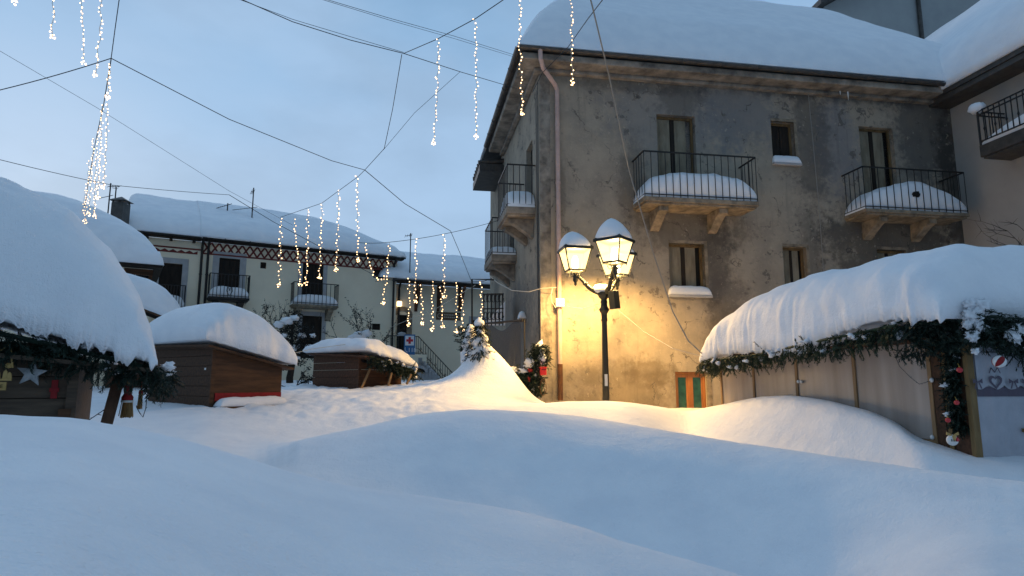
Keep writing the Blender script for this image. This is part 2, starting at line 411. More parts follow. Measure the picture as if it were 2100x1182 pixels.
# troughs behind the crests
t1 = 1 - sst(1550, 2000, um)                 # front drift has a lee only left of here
E2 = (E1 - .045) * t1 + (E1 * .45 + E3 * .55 + .0) * (1 - t1)
Y2 = Y1 * .45 + Y3 * .55
Y2 = Y2 * (1 - t1 * .25) + (Y1 + 1.2) * t1 * .25
t3 = sst(400, 860, um)
E4 = (E3 - .024) * t3 + (E3 * .5 + E5 * .5) * (1 - t3)
Y4 = Y3 * .5 + Y5 * .5
def pchip(x, y, xi):
    h = np.diff(x); d = np.diff(y) / h
    s = np.zeros_like(y)
    for k in range(1, len(x) - 1):
        if d[k - 1] * d[k] > 0:
            w1 = 2 * h[k] + h[k - 1]; w2 = h[k] + 2 * h[k - 1]
            s[k] = (w1 + w2) / (w1 / d[k - 1] + w2 / d[k])
    s[0], s[-1] = d[0], d[-1]
    i = np.clip(np.searchsorted(x, xi) - 1, 0, len(x) - 2)
    t = (xi - x[i]) / h[i]
    return ((2 * t**3 - 3 * t**2 + 1) * y[i] + (t**3 - 2 * t**2 + t) * h[i] * s[i] + (-2 * t**3 + 3 * t**2) * y[i + 1] + (t**3 - t**2) * h[i] * s[i + 1])
yrow = np.concatenate([np.linspace(.6, 3, 34), np.geomspace(3.06, 9, 90), np.geomspace(9.08, 22, 130), np.geomspace(22.5, 90, 24)])
Z = np.zeros((len(yrow), len(mgrid)))
for j in range(len(mgrid)):
    A = [E1[j] * Y1[j], E2[j] * Y2[j], E3[j] * Y3[j], E4[j] * Y4[j], E5[j] * Y5[j], E6[j] * Y6[j]]
    Yk = [Y1[j], Y2[j], Y3[j], Y4[j], Y5[j], Y6[j]]
    for it in range(5):
        xs = np.array([.6] + Yk + [max(Y6[j] + 8, 30), 95]); zs = np.array([A[0] - .12] + A + [.1, 1.0])
        col = pchip(xs, zs, yrow)
        if it == 4: break
        el = col / yrow
        for q, tgt, lo, hi, wt in ((0, E1[j], .6, Y2[j], t1[j]), (2, E3[j], Y2[j], Y4[j], t3[j])):
            mk = (yrow > lo) & (yrow < hi); A[q] -= (el[mk].max() - tgt) * Yk[q] * wt
    Z[:, j] = CAMZ + col
# soften in depth and across
def blur_rows(A, n):
    ker = np.hanning(n + 2)[1:-1]; ker /= ker.sum(); P = np.pad(A, ((n // 2, n // 2), (0, 0)), mode='edge')
    return sum(ker[k] * P[k:k + A.shape[0]] for k in range(n))
Z = blur_rows(Z, 5)
X = yrow[:, None] * mgrid[None, :]
YY = np.repeat(yrow[:, None], len(mgrid), 1)
def bump(A, cx, cy, h, r, p, sx=1.0, sy=1.0):
    d = np.sqrt(((X - cx) / sx) ** 2 + ((YY - cy) / sy) ** 2)
    return A + h * np.exp(-(d / r) ** p)
MP = W(985, 700, 15.2)
Z = bump(Z, MP.x - .02, MP.y, .62, .42, 1.2, 1.0, 1.1)
Z = bump(Z, MP.x + .45, MP.y - .1, .55, .62, 2.2, 1.15, .9)
Z = bump(Z, MP.x - .05, MP.y - .2, .42, 1.35, 1.5, 1.0, 1.0)
ng = np.zeros_like(Z)
for i in range(len(yrow)):
    for j in range(len(mgrid)):
        x, y = X[i, j], YY[i, j]
        if y > 40: continue
        a = .016 * mnoise.noise((x * .9, y * .9, 0)) + .005 * mnoise.noise((x * 4, y * 4, 3)) + .0022 * mnoise.noise((x * 13, y * 13, 6))
        u_ = 1050 + mgrid[j] * FPX
        if 10.5 < y < 24 and u_ < 960:      # ploughed, lumpy snow in the middle of the square
            k = sstep(10.5, 12, y) * (1 - sstep(20, 24, y)) * (1 - sstep(880, 960, u_)) * sstep(330, 480, u_)
            lump = mnoise.fractal((x * 1.7, y * 1.7, 5), .8, 2.1, 5)
            a += k * (.028 * lump + .022 * mnoise.noise((x * 6.5, y * 6.5, 2)) + .06 * max(0, mnoise.noise((x * 3.1, y * 3.1, 9))))
        ng[i, j] = a
Z += ng
# trodden lane, cleared a little between the stalls and the mound
vs = []; fs = []
back = [(-60, 90, 1.2), (-14, 22, 1.4), (-2.5, 5, None)]
nm = len(mgrid)
for yb, sx, zb in back:
    for j in range(nm): vs.append((mgrid[j] * sx, yb, zb if zb is not None else float(Z[0, j]) - .05))
for i in range(len(yrow)):
    for j in range(nm): vs.append((float(X[i, j]), float(yrow[i]), float(Z[i, j])))
for i in range(len(back) + len(yrow) - 1):
    for j in range(nm - 1):
        fs.append((i * nm + j, i * nm + j + 1, (i + 1) * nm + j + 1, (i + 1) * nm + j))
g = MB(); g.v = vs; g.f = fs
tag(g.build("snow_ground", M['snow'], smooth=True), kind='structure')
def gz(x, y):
    i = int(np.clip(np.searchsorted(yrow, y), 0, len(yrow) - 1)); j = int(np.clip(np.searchsorted(mgrid, x / y), 0, nm - 1))
    return float(Z[i, j])

# ------------------------------------------------------------------ building helpers
def wall_holes(mb, s0, s1, z0, z1, holes, y=0.0, rev=.22):
    xs = sorted({s0, s1, *[h[0] for h in holes], *[h[1] for h in holes]}); zs = sorted({z0, z1, *[h[2] for h in holes], *[h[3] for h in holes]})
    for a, b in zip(xs, xs[1:]):
        for c, d in zip(zs, zs[1:]):
            mx_, mz_ = (a + b) / 2, (c + d) / 2
            if any(h[0] < mx_ < h[1] and h[2] < mz_ < h[3] for h in holes): continue
            mb.add([(a, y, c), (b, y, c), (b, y, d), (a, y, d)], [(0, 1, 2, 3)])
    for a, b, c, d in holes:
        r = y + rev
        mb.add([(a, y, c), (b, y, c), (b, y, d), (a, y, d), (a, r, c), (b, r, c), (b, r, d), (a, r, d)],
               [(0, 4, 5, 1), (2, 6, 7, 3), (1, 5, 6, 2), (0, 3, 7, 4), (4, 7, 6, 5)])

def slab(mb, xs, ys, top, bot):
    """closed body over a grid of xs, ys between two height functions"""
    ni, nj = len(xs), len(ys)
    mb.grid([[(x, y, top(x, y)) for y in ys] for x in xs])
    mb.grid([[(x, y, bot(x, y)) for y in ys] for x in xs], True)
    base = len(mb.v) - 2 * ni * nj
    def T(i, j): return base + i * nj + j
    def B(i, j): return base + ni * nj + i * nj + j
    for i in range(ni - 1):
        mb.f.append((T(i, 0), B(i, 0), B(i + 1, 0), T(i + 1, 0))); mb.f.append((T(i + 1, nj - 1), B(i + 1, nj - 1), B(i, nj - 1), T(i, nj - 1)))
    for j in range(nj - 1):
        mb.f.append((T(0, j + 1), B(0, j + 1), B(0, j), T(0, j))); mb.f.append((T(ni - 1, j), B(ni - 1, j), B(ni - 1, j + 1), T(ni - 1, j + 1)))
    return mb
def edge_space(a, b, n, k=.55):
    """samples from a to b, denser towards both ends"""
    t = np.linspace(0, 1, n); s = .5 - .5 * np.cos(math.pi * t)
    return [float(a + (b - a) * q) for q in (k * s + (1 - k) * t)]
def rnd(d, r):
    q = min(max(d / r, 0), 1); return math.sqrt(max(0, 1 - (1 - q) ** 2))

def heap(name, parent, x0, x1, y0, y1, z0, H, seed=0, px=2.6, py=2.2, peak=0.0, lean=0.0, nx=26, ny=14, full=0):
    """snow heap that fills a ledge: rounded top, thick rim"""
    mb = MB()
    xs = edge_space(x0, x1, nx, .8); ys = edge_space(y0, y1, ny, .8)
    cx, cy_ = (x0 + x1) / 2, (y0 + y1) / 2; hx, hy = (x1 - x0) / 2, (y1 - y0) / 2
    def top(x, y):
        a = abs((x - cx) / hx); b = abs((y - cy_) / hy)
        k = max(0, 1 - a ** px) ** .5 * max(0, 1 - b ** py * (.92 if full == 0 else .32 if y < cy_ else .3)) ** .5
        return z0 + .012 + H * k * (1 + peak * math.exp(-((x - cx - .1) / (.3 * hx)) ** 2) + lean * (x - cx) / hx) * (1 + .08 * nz(x * 2.5 + seed, y * 2.5, seed)) + .012 * nz(x * 9, y * 9, seed, 2)
    slab(mb, xs, ys, top, lambda x, y: z0)
    return mb.build(name, M['snow'], parent, smooth=True)

def balcony(parent, loc, rz, width, depth, thick, nb, railh, corb, stone, snow, corner_snow=None, ornate=False, barr=.011, snowpeak=0.0, snowlean=0.0, sides=4, snowpx=4.0):
    """slab with its corbels, iron railing and heaped snow; local x along the wall, -y outwards, z=0 at the slab top"""
    mb = MB(); mb.box(0, width, -depth, 0, -thick, 0); mb.box(.05, width - .05, -depth + .05, 0, -thick - .06, -thick - .001)
    b = mb.build("balcony", stone, parent, bevel=.012); b.location = loc; b.rotation_euler = (0, 0, rz)
    for cx in corb:
        cm = MB(); hh = .55
        prof = [(0, 0), (-depth * .82, 0), (-depth * .82, -.14), (-depth * .62, -.20), (-depth * .35, -hh * .66), (-.06, -hh), (0, -hh)]
        cw = .13
        vs_ = [(cx - cw, y, -thick - .062 + z) for y, z in prof] + [(cx + cw, y, -thick - .062 + z) for y, z in prof]
        n = len(prof)
        cm.add(vs_, [tuple(range(n))[::-1], tuple(range(n, 2 * n))] + [(i, (i + 1) % n, (i + 1) % n + n, i + n) for i in range(n)])
        cm.build("corbel", stone, b, bevel=.015)
    rm = MB(); i_ = .03
    for a, c in (((i_, -depth + i_), (width - i_, -depth + i_)), ((i_, -depth + i_), (i_, -.0)), ((width - i_, -depth + i_), (width - i_, -.0))):
        for zz, rr in ((railh, .018), (.07, .012)):
            rm.beam((a[0], a[1], zz), (c[0], c[1], zz), rr * 2, rr * 2)
    xs = np.linspace(i_, width - i_, nb)
    for k, x in enumerate(xs): rm.tube([(x, -depth + i_, .0), (x, -depth + i_, railh)], barr, 5)
    for q in range(1, sides + 1):
        y = -depth + i_ + (depth - i_) * q / (sides + .6)
        for x in (i_, width - i_): rm.tube([(x, y, 0), (x, y, railh)], barr, 5)
    if ornate:
        cx = width / 2
        for sg in (-1, 1):
            rm.tube([(cx + sg * .02, -depth + i_ - .012, .10), (cx + sg * .13, -depth + i_ - .012, .30), (cx + sg * .10, -depth + i_ - .012, .48), (cx + sg * .02, -depth + i_ - .012, .42), (cx, -depth + i_ - .012, .30)], .012, 5)
    rm.build("railing", M['iron'], b)
    if snow: heap("snow_heap", b, .01, width - .01, -depth + .045, -.02, .003, snow, seed=loc[0], px=snowpx, py=5, peak=snowpeak, lean=snowlean, full=1)
    return b

def fill_opening(parent, s0, s1, z0, z1, y, style, name="window"):
    """frame and leaves set in the reveal of an opening"""
    fw = .07
    fm = MB()
    fm.box(s0 + .002, s0 + fw, y, y + .06, z0, z1); fm.box(s1 - fw, s1 - .002, y, y + .06, z0, z1)
    fm.box(s0 + fw, s1 - fw, y, y + .06, z1 - fw, z1 - .002)
    sty = {'shut': ('frame', 'shutter'), 'green': ('orangewood', 'greenglass'), 'dark': ('darkwood', 'darkwood'), 'old': ('frame', 'darkwood')}[style]
    if name == "window": fm.box(s0 + fw, s1 - fw, y, y + .06, z0 + .002, z0 + fw)
    wnd = fm.build(name, M[sty[0]], parent, bevel=.006)
    vm = MB(); vm.box(s0 + .003, s1 - .003, y + .10, y + .115, z0 + .003, z1 - .003); vm.build("dark_gap", M['void'], wnd)
    a, b = s0 + fw + .004, s1 - fw - .004; c = (a + b) / 2
    if style == 'shut':
        for x0, x1 in ((a, c - .12 * (b - a)), (c + .02, b - .14 * (b - a))):
            lm = MB(); lm.box(x0, x1, y + .035, y + .07, z0 + .02, z1 - fw - .004)
            for k in range(2):
                h0 = z0 + .14 + k * (z1 - z0 - .2) / 2; h1 = h0 + (z1 - z0 - .2) / 2 - .12
                lm.box(x0 + .07, x1 - .07, y + .026, y + .0349, h0, h1)
            lm.build("shutter", M['shutter'], wnd, bevel=.004)
        sm = MB(); sm.box(c - .10 * (b - a), c + .016, y + .03, y + .07, z0 + .02, z1 - fw - .004); sm.build("stile", M['darkwood'], wnd)
    elif style == 'green':
        for x0, x1 in ((a, c - .05), (c + .05, b)):
            gm_ = MB(); gm_.box(x0 + .03, x1 - .03, y + .03, y + .045, z0 + .03, z1 - fw - .05); gm_.build("pane", M['greenglass'], wnd)
            lm = MB()
            for q in ((x0, x0 + .05), (x1 - .05, x1)): lm.box(q[0], q[1], y + .02, y + .058, z0, z1 - fw - .003)
            lm.box(x0 + .05, x1 - .05, y + .02, y + .058, z1 - fw - .08, z1 - fw - .003)
            lm.build("leaf", M['orangewood'], wnd)
        sm = MB(); sm.box(c - .048, c + .048, y + .012, y + .06, z0, z1 - fw - .003); sm.build("stile", M['orangewood'], wnd)
    else:
        lm = MB()
        for x0, x1 in ((a, c - .008), (c + .008, b)):
            n = max(3, int((x1 - x0) / .11)); 
            for k in range(n):
                lm.box(x0 + (x1 - x0) * k / n + .003, x0 + (x1 - x0) * (k + 1) / n - .003, y + .03, y + .06, z0 + .02, z1 - fw - .004)
        lm.build("shutter", M[sty[1]], wnd)
    return wnd

def sill(parent, s0, s1, z, y=-.12, snow=.16, stone='surround', seed=0):
    mb = MB(); mb.box(s0, s1, y, -.002, z - .07, z); o = mb.build("sill", M[stone], parent, bevel=.008)
    if snow: heap("snow_heap", o, s0 + .01, s1 - .01, y + .01, .16, z + .002, snow, seed, px=9, py=3, nx=20, ny=8)
    return o

# ------------------------------------------------------------------ the old plastered house on the corner
ANG = R(9.3)
HP = W(1110, 785, 17.0)
HF = Frame(HP, ANG)
H = thing("old_house", "old grey plastered house with stained peeling walls, iron balconies and a thick snow roof", "house", HF.P, ANG)
ZE = HF.hit(1500, 133, -.68)[1]          # gutter height
SE = HF.hit(1957, 300)[0]                # right end of the front
HD = 10.8
print("house eave", ZE, "right end", SE)

def plaster_mat(front=True):
    m = bpy.data.materials.new("stained_plaster"); m.use_nodes = True; t = m.node_tree; b = t.nodes['Principled BSDF']
    Nn = t.nodes.new; Ll = t.links.new
    b.inputs['Roughness'].default_value = .92; b.inputs['Specular IOR Level'].default_value = .12
    tcn = Nn("ShaderNodeTexCoord"); P = tcn.outputs['Object']
    def noise_(sc_, det=5, rough=.6, src=P):
        n = Nn("ShaderNodeTexNoise"); n.inputs['Scale'].default_value = sc_; n.inputs['Detail'].default_value = det; n.inputs['Roughness'].default_value = rough; Ll(src, n.inputs['Vector']); return n.outputs[0]
    def ramp(src, a, c):
        n = Nn("ShaderNodeMapRange"); n.interpolation_type = 'SMOOTHSTEP'; n.inputs[1].default_value = a; n.inputs[2].default_value = c; Ll(src, n.inputs[0]); return n.outputs[0]
    def mixc(f, a, c):
        n = Nn("ShaderNodeMix"); n.data_type = 'RGBA'
        if hasattr(f, 'links'): Ll(f, n.inputs[0])
        else: n.inputs[0].default_value = f
        for s_, i in ((a, 6), (c, 7)):
            if isinstance(s_, tuple): n.inputs[i].default_value = (*s_, 1)
            else: Ll(s_, n.inputs[i])
        return n.outputs[2]
    def math_(op, a, c):
        n = Nn("ShaderNodeMath"); n.operation = op
        for s_, i in ((a, 0), (c, 1)):
            if isinstance(s_, (int, float)): n.inputs[i].default_value = s_
            else: Ll(s_, n.inputs[i])
        return n.outputs[0]
    base = mixc(ramp(noise_(1.1), .35, .65), (.375, .315, .24), (.285, .245, .195))
    base = mixc(ramp(noise_(7, 6), .52, .75), base, (.39, .33, .25))
    base = mixc(ramp(noise_(2.6, 8, .72), .56, .70), base, (.175, .15, .125))
    wob = noise_(1.3, 7, .68); wob2 = noise_(4.2, 6, .65)
    wsum = math_('ADD', math_('MULTIPLY', math_('SUBTRACT', wob, .5), 3.4), math_('MULTIPLY', math_('SUBTRACT', wob2, .5), 2.2))
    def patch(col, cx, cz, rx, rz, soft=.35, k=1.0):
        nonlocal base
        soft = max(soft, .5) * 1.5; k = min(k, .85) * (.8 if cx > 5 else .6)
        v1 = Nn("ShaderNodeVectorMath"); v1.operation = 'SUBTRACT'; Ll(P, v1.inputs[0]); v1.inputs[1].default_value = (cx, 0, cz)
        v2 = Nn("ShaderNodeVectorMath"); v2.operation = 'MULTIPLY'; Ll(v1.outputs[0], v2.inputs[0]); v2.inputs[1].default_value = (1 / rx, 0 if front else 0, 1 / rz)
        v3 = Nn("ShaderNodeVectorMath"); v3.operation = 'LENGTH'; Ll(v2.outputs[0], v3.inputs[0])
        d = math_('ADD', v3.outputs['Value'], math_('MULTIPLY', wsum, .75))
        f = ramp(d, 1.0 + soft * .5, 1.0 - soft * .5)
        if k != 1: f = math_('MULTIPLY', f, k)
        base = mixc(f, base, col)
    if front:
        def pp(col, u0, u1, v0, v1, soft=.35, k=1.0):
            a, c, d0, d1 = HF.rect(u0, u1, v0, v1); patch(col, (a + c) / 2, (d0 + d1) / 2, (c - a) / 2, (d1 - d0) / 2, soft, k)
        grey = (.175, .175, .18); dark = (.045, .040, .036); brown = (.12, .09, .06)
        pp((.20, .195, .195), 1260, 1480, 160, 330, .2, .8)
        pp(grey, 1430, 1600, 160, 300, .2, .8); pp((.19, .19, .20), 1670, 1760, 200, 400, .2, .8)
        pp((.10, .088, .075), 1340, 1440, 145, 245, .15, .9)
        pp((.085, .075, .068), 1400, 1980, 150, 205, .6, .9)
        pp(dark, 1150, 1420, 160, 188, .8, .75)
        pp((.075, .07, .068), 1830, 1990, 180, 380, .5, .9)
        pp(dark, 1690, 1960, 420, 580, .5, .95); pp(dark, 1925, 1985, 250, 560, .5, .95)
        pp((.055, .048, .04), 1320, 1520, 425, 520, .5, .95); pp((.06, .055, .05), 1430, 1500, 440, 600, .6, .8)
        pp((.10, .085, .07), 1270, 1330, 300, 470, .6, .8)
        pp((.08, .072, .066), 1625, 1700, 160, 420, .6, .75); pp((.09, .08, .07), 1640, 1690, 420, 700, .6, .6)
        pp((.10, .09, .085), 1450, 1530, 560, 690, .5, .7)
        pp((.095, .08, .06), 1455, 1560, 630, 720, .7, .6)
        pp((.105, .075, .042), 1165, 1395, 745, 880, .7, .9); pp((.10, .07, .04), 1290, 1390, 735, 800, .4, .7)
        pp((.10, .085, .07), 1140, 1160, 330, 480, .5, .6)
    else:
        patch((.14, .125, .11), 4, 8, 3, 1.2, .6, .8); patch((.10, .09, .08), 2.0, 6, .8, 1.5, .6, .7); patch((.16, .15, .14), 7, 4, 3, 1.5)
    # flaked skin with sharp edges, thickest high up and to the right
    fl = noise_(2.9, 12, .66); reg = noise_(.55, 3)
    fk = math_('MULTIPLY', ramp(fl, .575, .592), ramp(reg, .46, .60))
    base = mixc(math_('MULTIPLY', fk, .75), base, (.125, .11, .098))
    fl2 = noise_(6.5, 12, .7); fk2 = math_('MULTIPLY', ramp(fl2, .60, .615), ramp(reg, .40, .55))
    base = mixc(math_('MULTIPLY', fk2, .6), base, (.42, .36, .28))
    # streaks that run down
    mpn = Nn("ShaderNodeMapping"); mpn.inputs['Scale'].default_value = (5, 5, .35); Ll(P, mpn.inputs[0])
    st = ramp(noise_(1.0, 6, .6, mpn.outputs[0]), .56, .78)
    base = mixc(math_('MULTIPLY', st, .42), base, (.08, .072, .064))
    # fine cracks
    vo = Nn("ShaderNodeTexVoronoi"); vo.feature = 'DISTANCE_TO_EDGE'; vo.inputs['Scale'].default_value = .55
    n_ = Nn("ShaderNodeTexNoise"); n_.inputs['Scale'].default_value = 2.5; n_.inputs['Detail'].default_value = 6; Ll(P, n_.inputs['Vector'])
    va = Nn("ShaderNodeVectorMath"); va.operation = 'MULTIPLY_ADD'; Ll(n_.outputs['Color'], va.inputs[0]); va.inputs[1].default_value = (.9, .9, .9); Ll(P, va.inputs[2])
    Ll(va.outputs[0], vo.inputs['Vector'])
    ck = math_('MULTIPLY', ramp(vo.outputs['Distance'], .012, .002), ramp(wob, .48, .6))
    base = mixc(math_('MULTIPLY', ck, .7), base, (.06, .052, .045))
    Ll(base, b.inputs['Base Color'])
    bn = Nn("ShaderNodeBump"); bn.inputs['Strength'].default_value = .8; bn.inputs['Distance'].default_value = .03
    hsum = math_('ADD', math_('MULTIPLY', fk, -.35), math_('ADD', math_('MULTIPLY', noise_(3.0, 8, .7), 1.0), math_('MULTIPLY', noise_(30, 4), .18))); Ll(hsum, bn.inputs['Height']); Ll(bn.outputs[0], b.inputs['Normal'])
    return m

def R_(u0, u1, v0, v1): return list(HF.rect(u0, u1, v0, v1))
b1s0, b1z = HF.hit(1297, 421); b1s1 = HF.hit(1522, 432)[0]
b2s0, b2z = HF.hit(1731, 444); b2s1 = HF.hit(1936, 455)[0]
op = {
    'door1': R_(1349, 1428, 237, 400), 'win1': R_(1583, 1630, 250, 336), 'door2': R_(1768, 1838, 262, 430),
    'low1': R_(1373, 1446, 500, 606), 'low2': R_(1608, 1656, 507, 612), 'low3': R_(1803, 1862, 513, 622), 'green': R_(1387, 1452, 763, 900)}
op['door1'][2] = b1z; op['door2'][2] = b2z; op['green'][2] = .5
wm = MB()
wall_holes(wm, 0, SE, -.5, ZE - .2, [tuple(q) for q in op.values()], rev=.26)
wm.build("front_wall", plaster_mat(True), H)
# side wall, its outer face on local x = 0, with two balcony doors
sidem = MB()
holes2 = [(1.05, 2.05, b1z - .1, b1z + 2.2), (4.35, 5.35, b1z - .75, b1z + 1.5)]
wall_holes(sidem, 0, HD, -.5, ZE - .2, [(HD - b, HD - a, c, d) for a, b, c, d in holes2], rev=.26)
so = sidem.build("side_wall", plaster_mat(False), H); so.rotation_euler = (0, 0, R(-90)); so.location = (0, HD, 0)
for a, b, c, d in holes2:
    o = fill_opening(H, HD - b, HD - a, c, d, .16, 'dark', "balcony_door"); o.rotation_euler = (0, 0, R(-90)); o.location = (0, HD, 0)
bm_ = MB(); bm_.box(.3, SE - .02, HD - .3, HD, -.5, ZE - .25); bm_.box(SE - .3, SE - .021, .3, HD - .301, -.5, ZE - .25); bm_.build("back_wall", M['rightwall'], H)
# corner strip (pale quoin band)
qm = MB(); qm.box(-.006, .30, -.018, .0, -.5, ZE - .43); qm.build("corner_band", M['cornice'], H)

for k, (y, st, nm_) in {'door1': (.16, 'shut', 'balcony_door'), 'win1': (.16, 'old', 'window'), 'door2': (.16, 'shut', 'balcony_door'), 'low1': (.14, 'shut', 'window'), 'low2': (.14, 'shut', 'window'), 'low3': (.14, 'shut', 'window'), 'green': (.10, 'green', 'door')}.items():
    fill_opening(H, *op[k], y, st, nm_)
def jamb(k, right=True, left=False, top=True, wd=.09):
    s0, s1, z0, z1 = op[k]; jm = MB()
    if right: jm.box(s1, s1 + wd, -.012, .05, z0, z1 + (wd if top else 0))
    if left: jm.box(s0 - wd, s0, -.012, .05, z0, z1 + (wd if top else 0))
    if top: jm.box(s0, s1, -.012, .05, z1, z1 + wd)
    jm.build("window_surround", M['stone'], H)
jamb('win1'); jamb('low1'); jamb('low2'); jamb('low3'); jamb('green', top=False, wd=.14)
for k, a, b, h in (('win1', .04, .12, .24), ('low1', .08, .14, .26), ('low2', .08, .10, .22)):
    sill(H, op[k][0] - a, op[k][1] + b, op[k][2], snow=h, seed=len(k) + op[k][0])
W1 = b1s1 - b1s0; W2 = b2s1 - b2s0
cbs1 = [HF.hit(1352, 450, -.4)[0] - b1s0, HF.hit(1472, 450, -.4)[0] - b1s0]
balcony(H, (b1s0, 0, b1z), 0, W1, .92, .13, 17, 1.28, cbs1, M['stone'], .78)
cbs2 = [HF.hit(1795, 465, -.4)[0] - b2s0, HF.hit(1895, 465, -.4)[0] - b2s0]
bb2 = balcony(H, (b2s0, 0, b2z), 0, W2, .92, .10, 15, 1.25, cbs2, M['stone'], .82, snowpeak=.15, snowpx=2.4)
dk = MB(); p = HF.loc(W(1848, 394, HF.P.y + 1.0)); dk.blob((W2 * .5, -.90, .50), .10, (1.2, .5, .8), .5, 3); dk.build("dark_rag", M['void'], bb2)
# side balconies, seen end on
balcony(H, (0, 2.45, b1z - .02), R(-90), 1.85, .85, .20, 8, 1.25, [.45, 1.4], M['cornice'], .5, snowlean=.5, barr=.013, snowpx=2.4)
balcony(H, (0, 5.85, b1z - .75), R(-90), 2.0, .85, .22, 8, 1.25, [.45, 1.55], M['cornice'], .35, barr=.013)

# cornice, soffit and gutters
cm = MB()
cm.box(-.60, SE + .2, -.62, -.003, ZE - .30, ZE - .10); cm.box(-.18, SE, -.20, -.004, ZE - .42, ZE - .303)
cm.build("front_cornice", M['cornice'], H, bevel=.03)
cm = MB()
cm.box(-.60, -.003, .003, HD * .62, ZE - .30, ZE - .10); cm.box(-.18, -.004, .005, HD * .62, ZE - .42, ZE - .303)
cm.build("side_cornice", M['cornice'], H, bevel=.03)
def half_gutter(a, b, r=.085):
    gm_ = MB(); a = Vector(a); b = Vector(b); d = (b - a).normalized(); sx = d.cross(Vector((0, 0, 1)))
    rows = []
    for p_ in (a, b):
        rows.append([p_ + sx * (math.cos(t) * r) + Vector((0, 0, math.sin(t) * r)) for t in np.linspace(math.pi, 2 * math.pi, 9)] + [p_ + sx * (math.cos(t) * r * .88) + Vector((0, 0, math.sin(t) * r * .88)) for t in np.linspace(2 * math.pi, math.pi, 9)])
    n = len(rows[0]); gm_.add(rows[0] + rows[1], [(i, (i + 1) % n, (i + 1) % n + n, i + n) for i in range(n)])
    L_ = (b - a).length; k = max(2, int(L_ / 1.15))
    for q in range(1, k):
        c = a + d * (L_ * q / k)
        gm_.tube([c + sx * (math.cos(t) * (r + .006)) + Vector((0, 0, math.sin(t) * (r + .006))) for t in np.linspace(math.pi, 2 * math.pi, 8)], .012, 4)
    return gm_
half_gutter((-.72, -.74, ZE - .02), (SE + .0, -.74, ZE - .06)).build("gutter", M['gutter'], H)
half_gutter((-.72, HD * .62, ZE - .04), (-.72, -.70, ZE - .01)).build("gutter", M['gutter'], H)
# lower, broken rear eave past the side cornice
rm = MB(); rm.box(-.95, .1, HD * .62 + .01, HD * .62 + 2.6, ZE - 1.05, ZE - .75)
for k in range(6): rm.tube([(-1.0, HD * .62 + .1 + k * .4, ZE - .70), (.1, HD * .62 + .1 + k * .4, ZE - .55)], .09, 6)
rm.build("rear_eave", M['gutter'], H)

# roof and its deep snow
def roofz(x, y):
    a = .60 * (y + .75); b = .95 * (x + .70); c = .70 * (SE + 1.3 - x) + .25; d = .6 * (HD + .5 - y)
    return min(a, b, c, d, 3.75)
rf = MB(); xs = edge_space(-.66, SE + .1, 20, .3); ys = edge_space(-.70, HD + .3, 16, .3)
slab(rf, xs, ys, lambda x, y: ZE - .06 + roofz(x, y), lambda x, y: ZE - .095 + min(roofz(x, y), .05))
rf.build("roof", M['gutter'], H)
def snowtop(x, y):
    a = .93 * (y + .78); b = 1.6 * (x + .74); c = 2.4 * (SE + 1.0 - x) + 1.5; d = .9 * (HD + .5 - y)
    k = 1.9
    q = -math.log(math.exp(-k * a) + math.exp(-k * b) + math.exp(-k * c) + math.exp(-k * d) + math.exp(-k * (5.5 + (.24 * max(0, x - 3))))) / k + .35 * min(1, y + .78, x + .74)
    T = .52 * min(rnd(y + .78, .8), rnd(x + .74, .8))
    return ZE + .03 + max(q, 0) + T + .09 * nz(x * .55, y * .55, 4) * min(1, y + .78) + .02 * nz(x * 2.2, y * 2.2, 1)
rs = MB(); xs = edge_space(-.76, SE + .9, 70, .6); ys = edge_space(-.80, HD + .4, 60, .75)
slab(rs, xs, ys, snowtop, lambda x, y: ZE - .02 + min(roofz(max(min(x, SE), -.7), max(y, -.7)), 3.0) * .98)
rs.build("roof_snow", M['snow'], H, smooth=True)
# icicles under the cornice
for u, v, l in ((1738, 182, .28), (1722, 178, .12)):
    s_, z_ = HF.hit(u, v, -.6); im = MB(); im.tube([(s_, -.6, ZE - .5), (s_, -.6, ZE - .5 - l)], [.018, .003], 6); im.build("icicle", M['white'], H)
# pink painted downpipe: swan neck under the gutter, then down the corner
s1_, z1_ = HF.hit(1096, 108, -.74); s2_, z2_ = HF.hit(1104, 132, -.72); s3_, z3_ = HF.hit(1131, 158, -.10); s4_, _ = HF.hit(1147, 600, -.10)
zb = HF.hit(1147, 747, -.1)[1]
dm = MB(); sp = s4_
dm.tube([(sp - .62, -.74, ZE - .06), (sp - .60, -.72, ZE - .34), (sp - .50, -.55, ZE - .50), (sp - .06, -.14, ZE - .78), (sp, -.10, ZE - .90), (sp, -.10, ZE - 1.2), (sp, -.10, zb)], .062, 12)
for zz in (ZE - 1.9, ZE - 3.6, ZE - 5.2, ZE - 6.6): dm.tube([(sp, -.10, zz), (sp, -.10, zz - .06)], .074, 12)
dp = dm.build("downpipe", M['copper'], H, smooth=False)
lo = MB(); lo.tube([(sp, -.10, zb), (sp, -.10, zb - .95)], .07, 12); lo.build("pipe_shoe", M['rust'], dp)
jb = MB(); zz = HF.hit(1141, 622, -.2)[1]; jb.box(sp - .13, sp + .11, -.24, -.165, zz - .1, zz + .13); jb.build("junction_box", M['white'], H, bevel=.015)
# cables clipped down the corner
for k, (uu, r_) in enumerate(((1088, .010), (1094, .008), (1101, .009))):
    s_ = .03 + k * .06; tm = MB(); tm.tube([(-.02 - .01 * k, .12 + k * .10, ZE - .6 - .2 * k), (-.02, .13 + k * .1, 6.5), (-.02, .12 + k * .1, 2.8 + k)], r_, 5); tm.build("wall_cable", M['cable'], H)
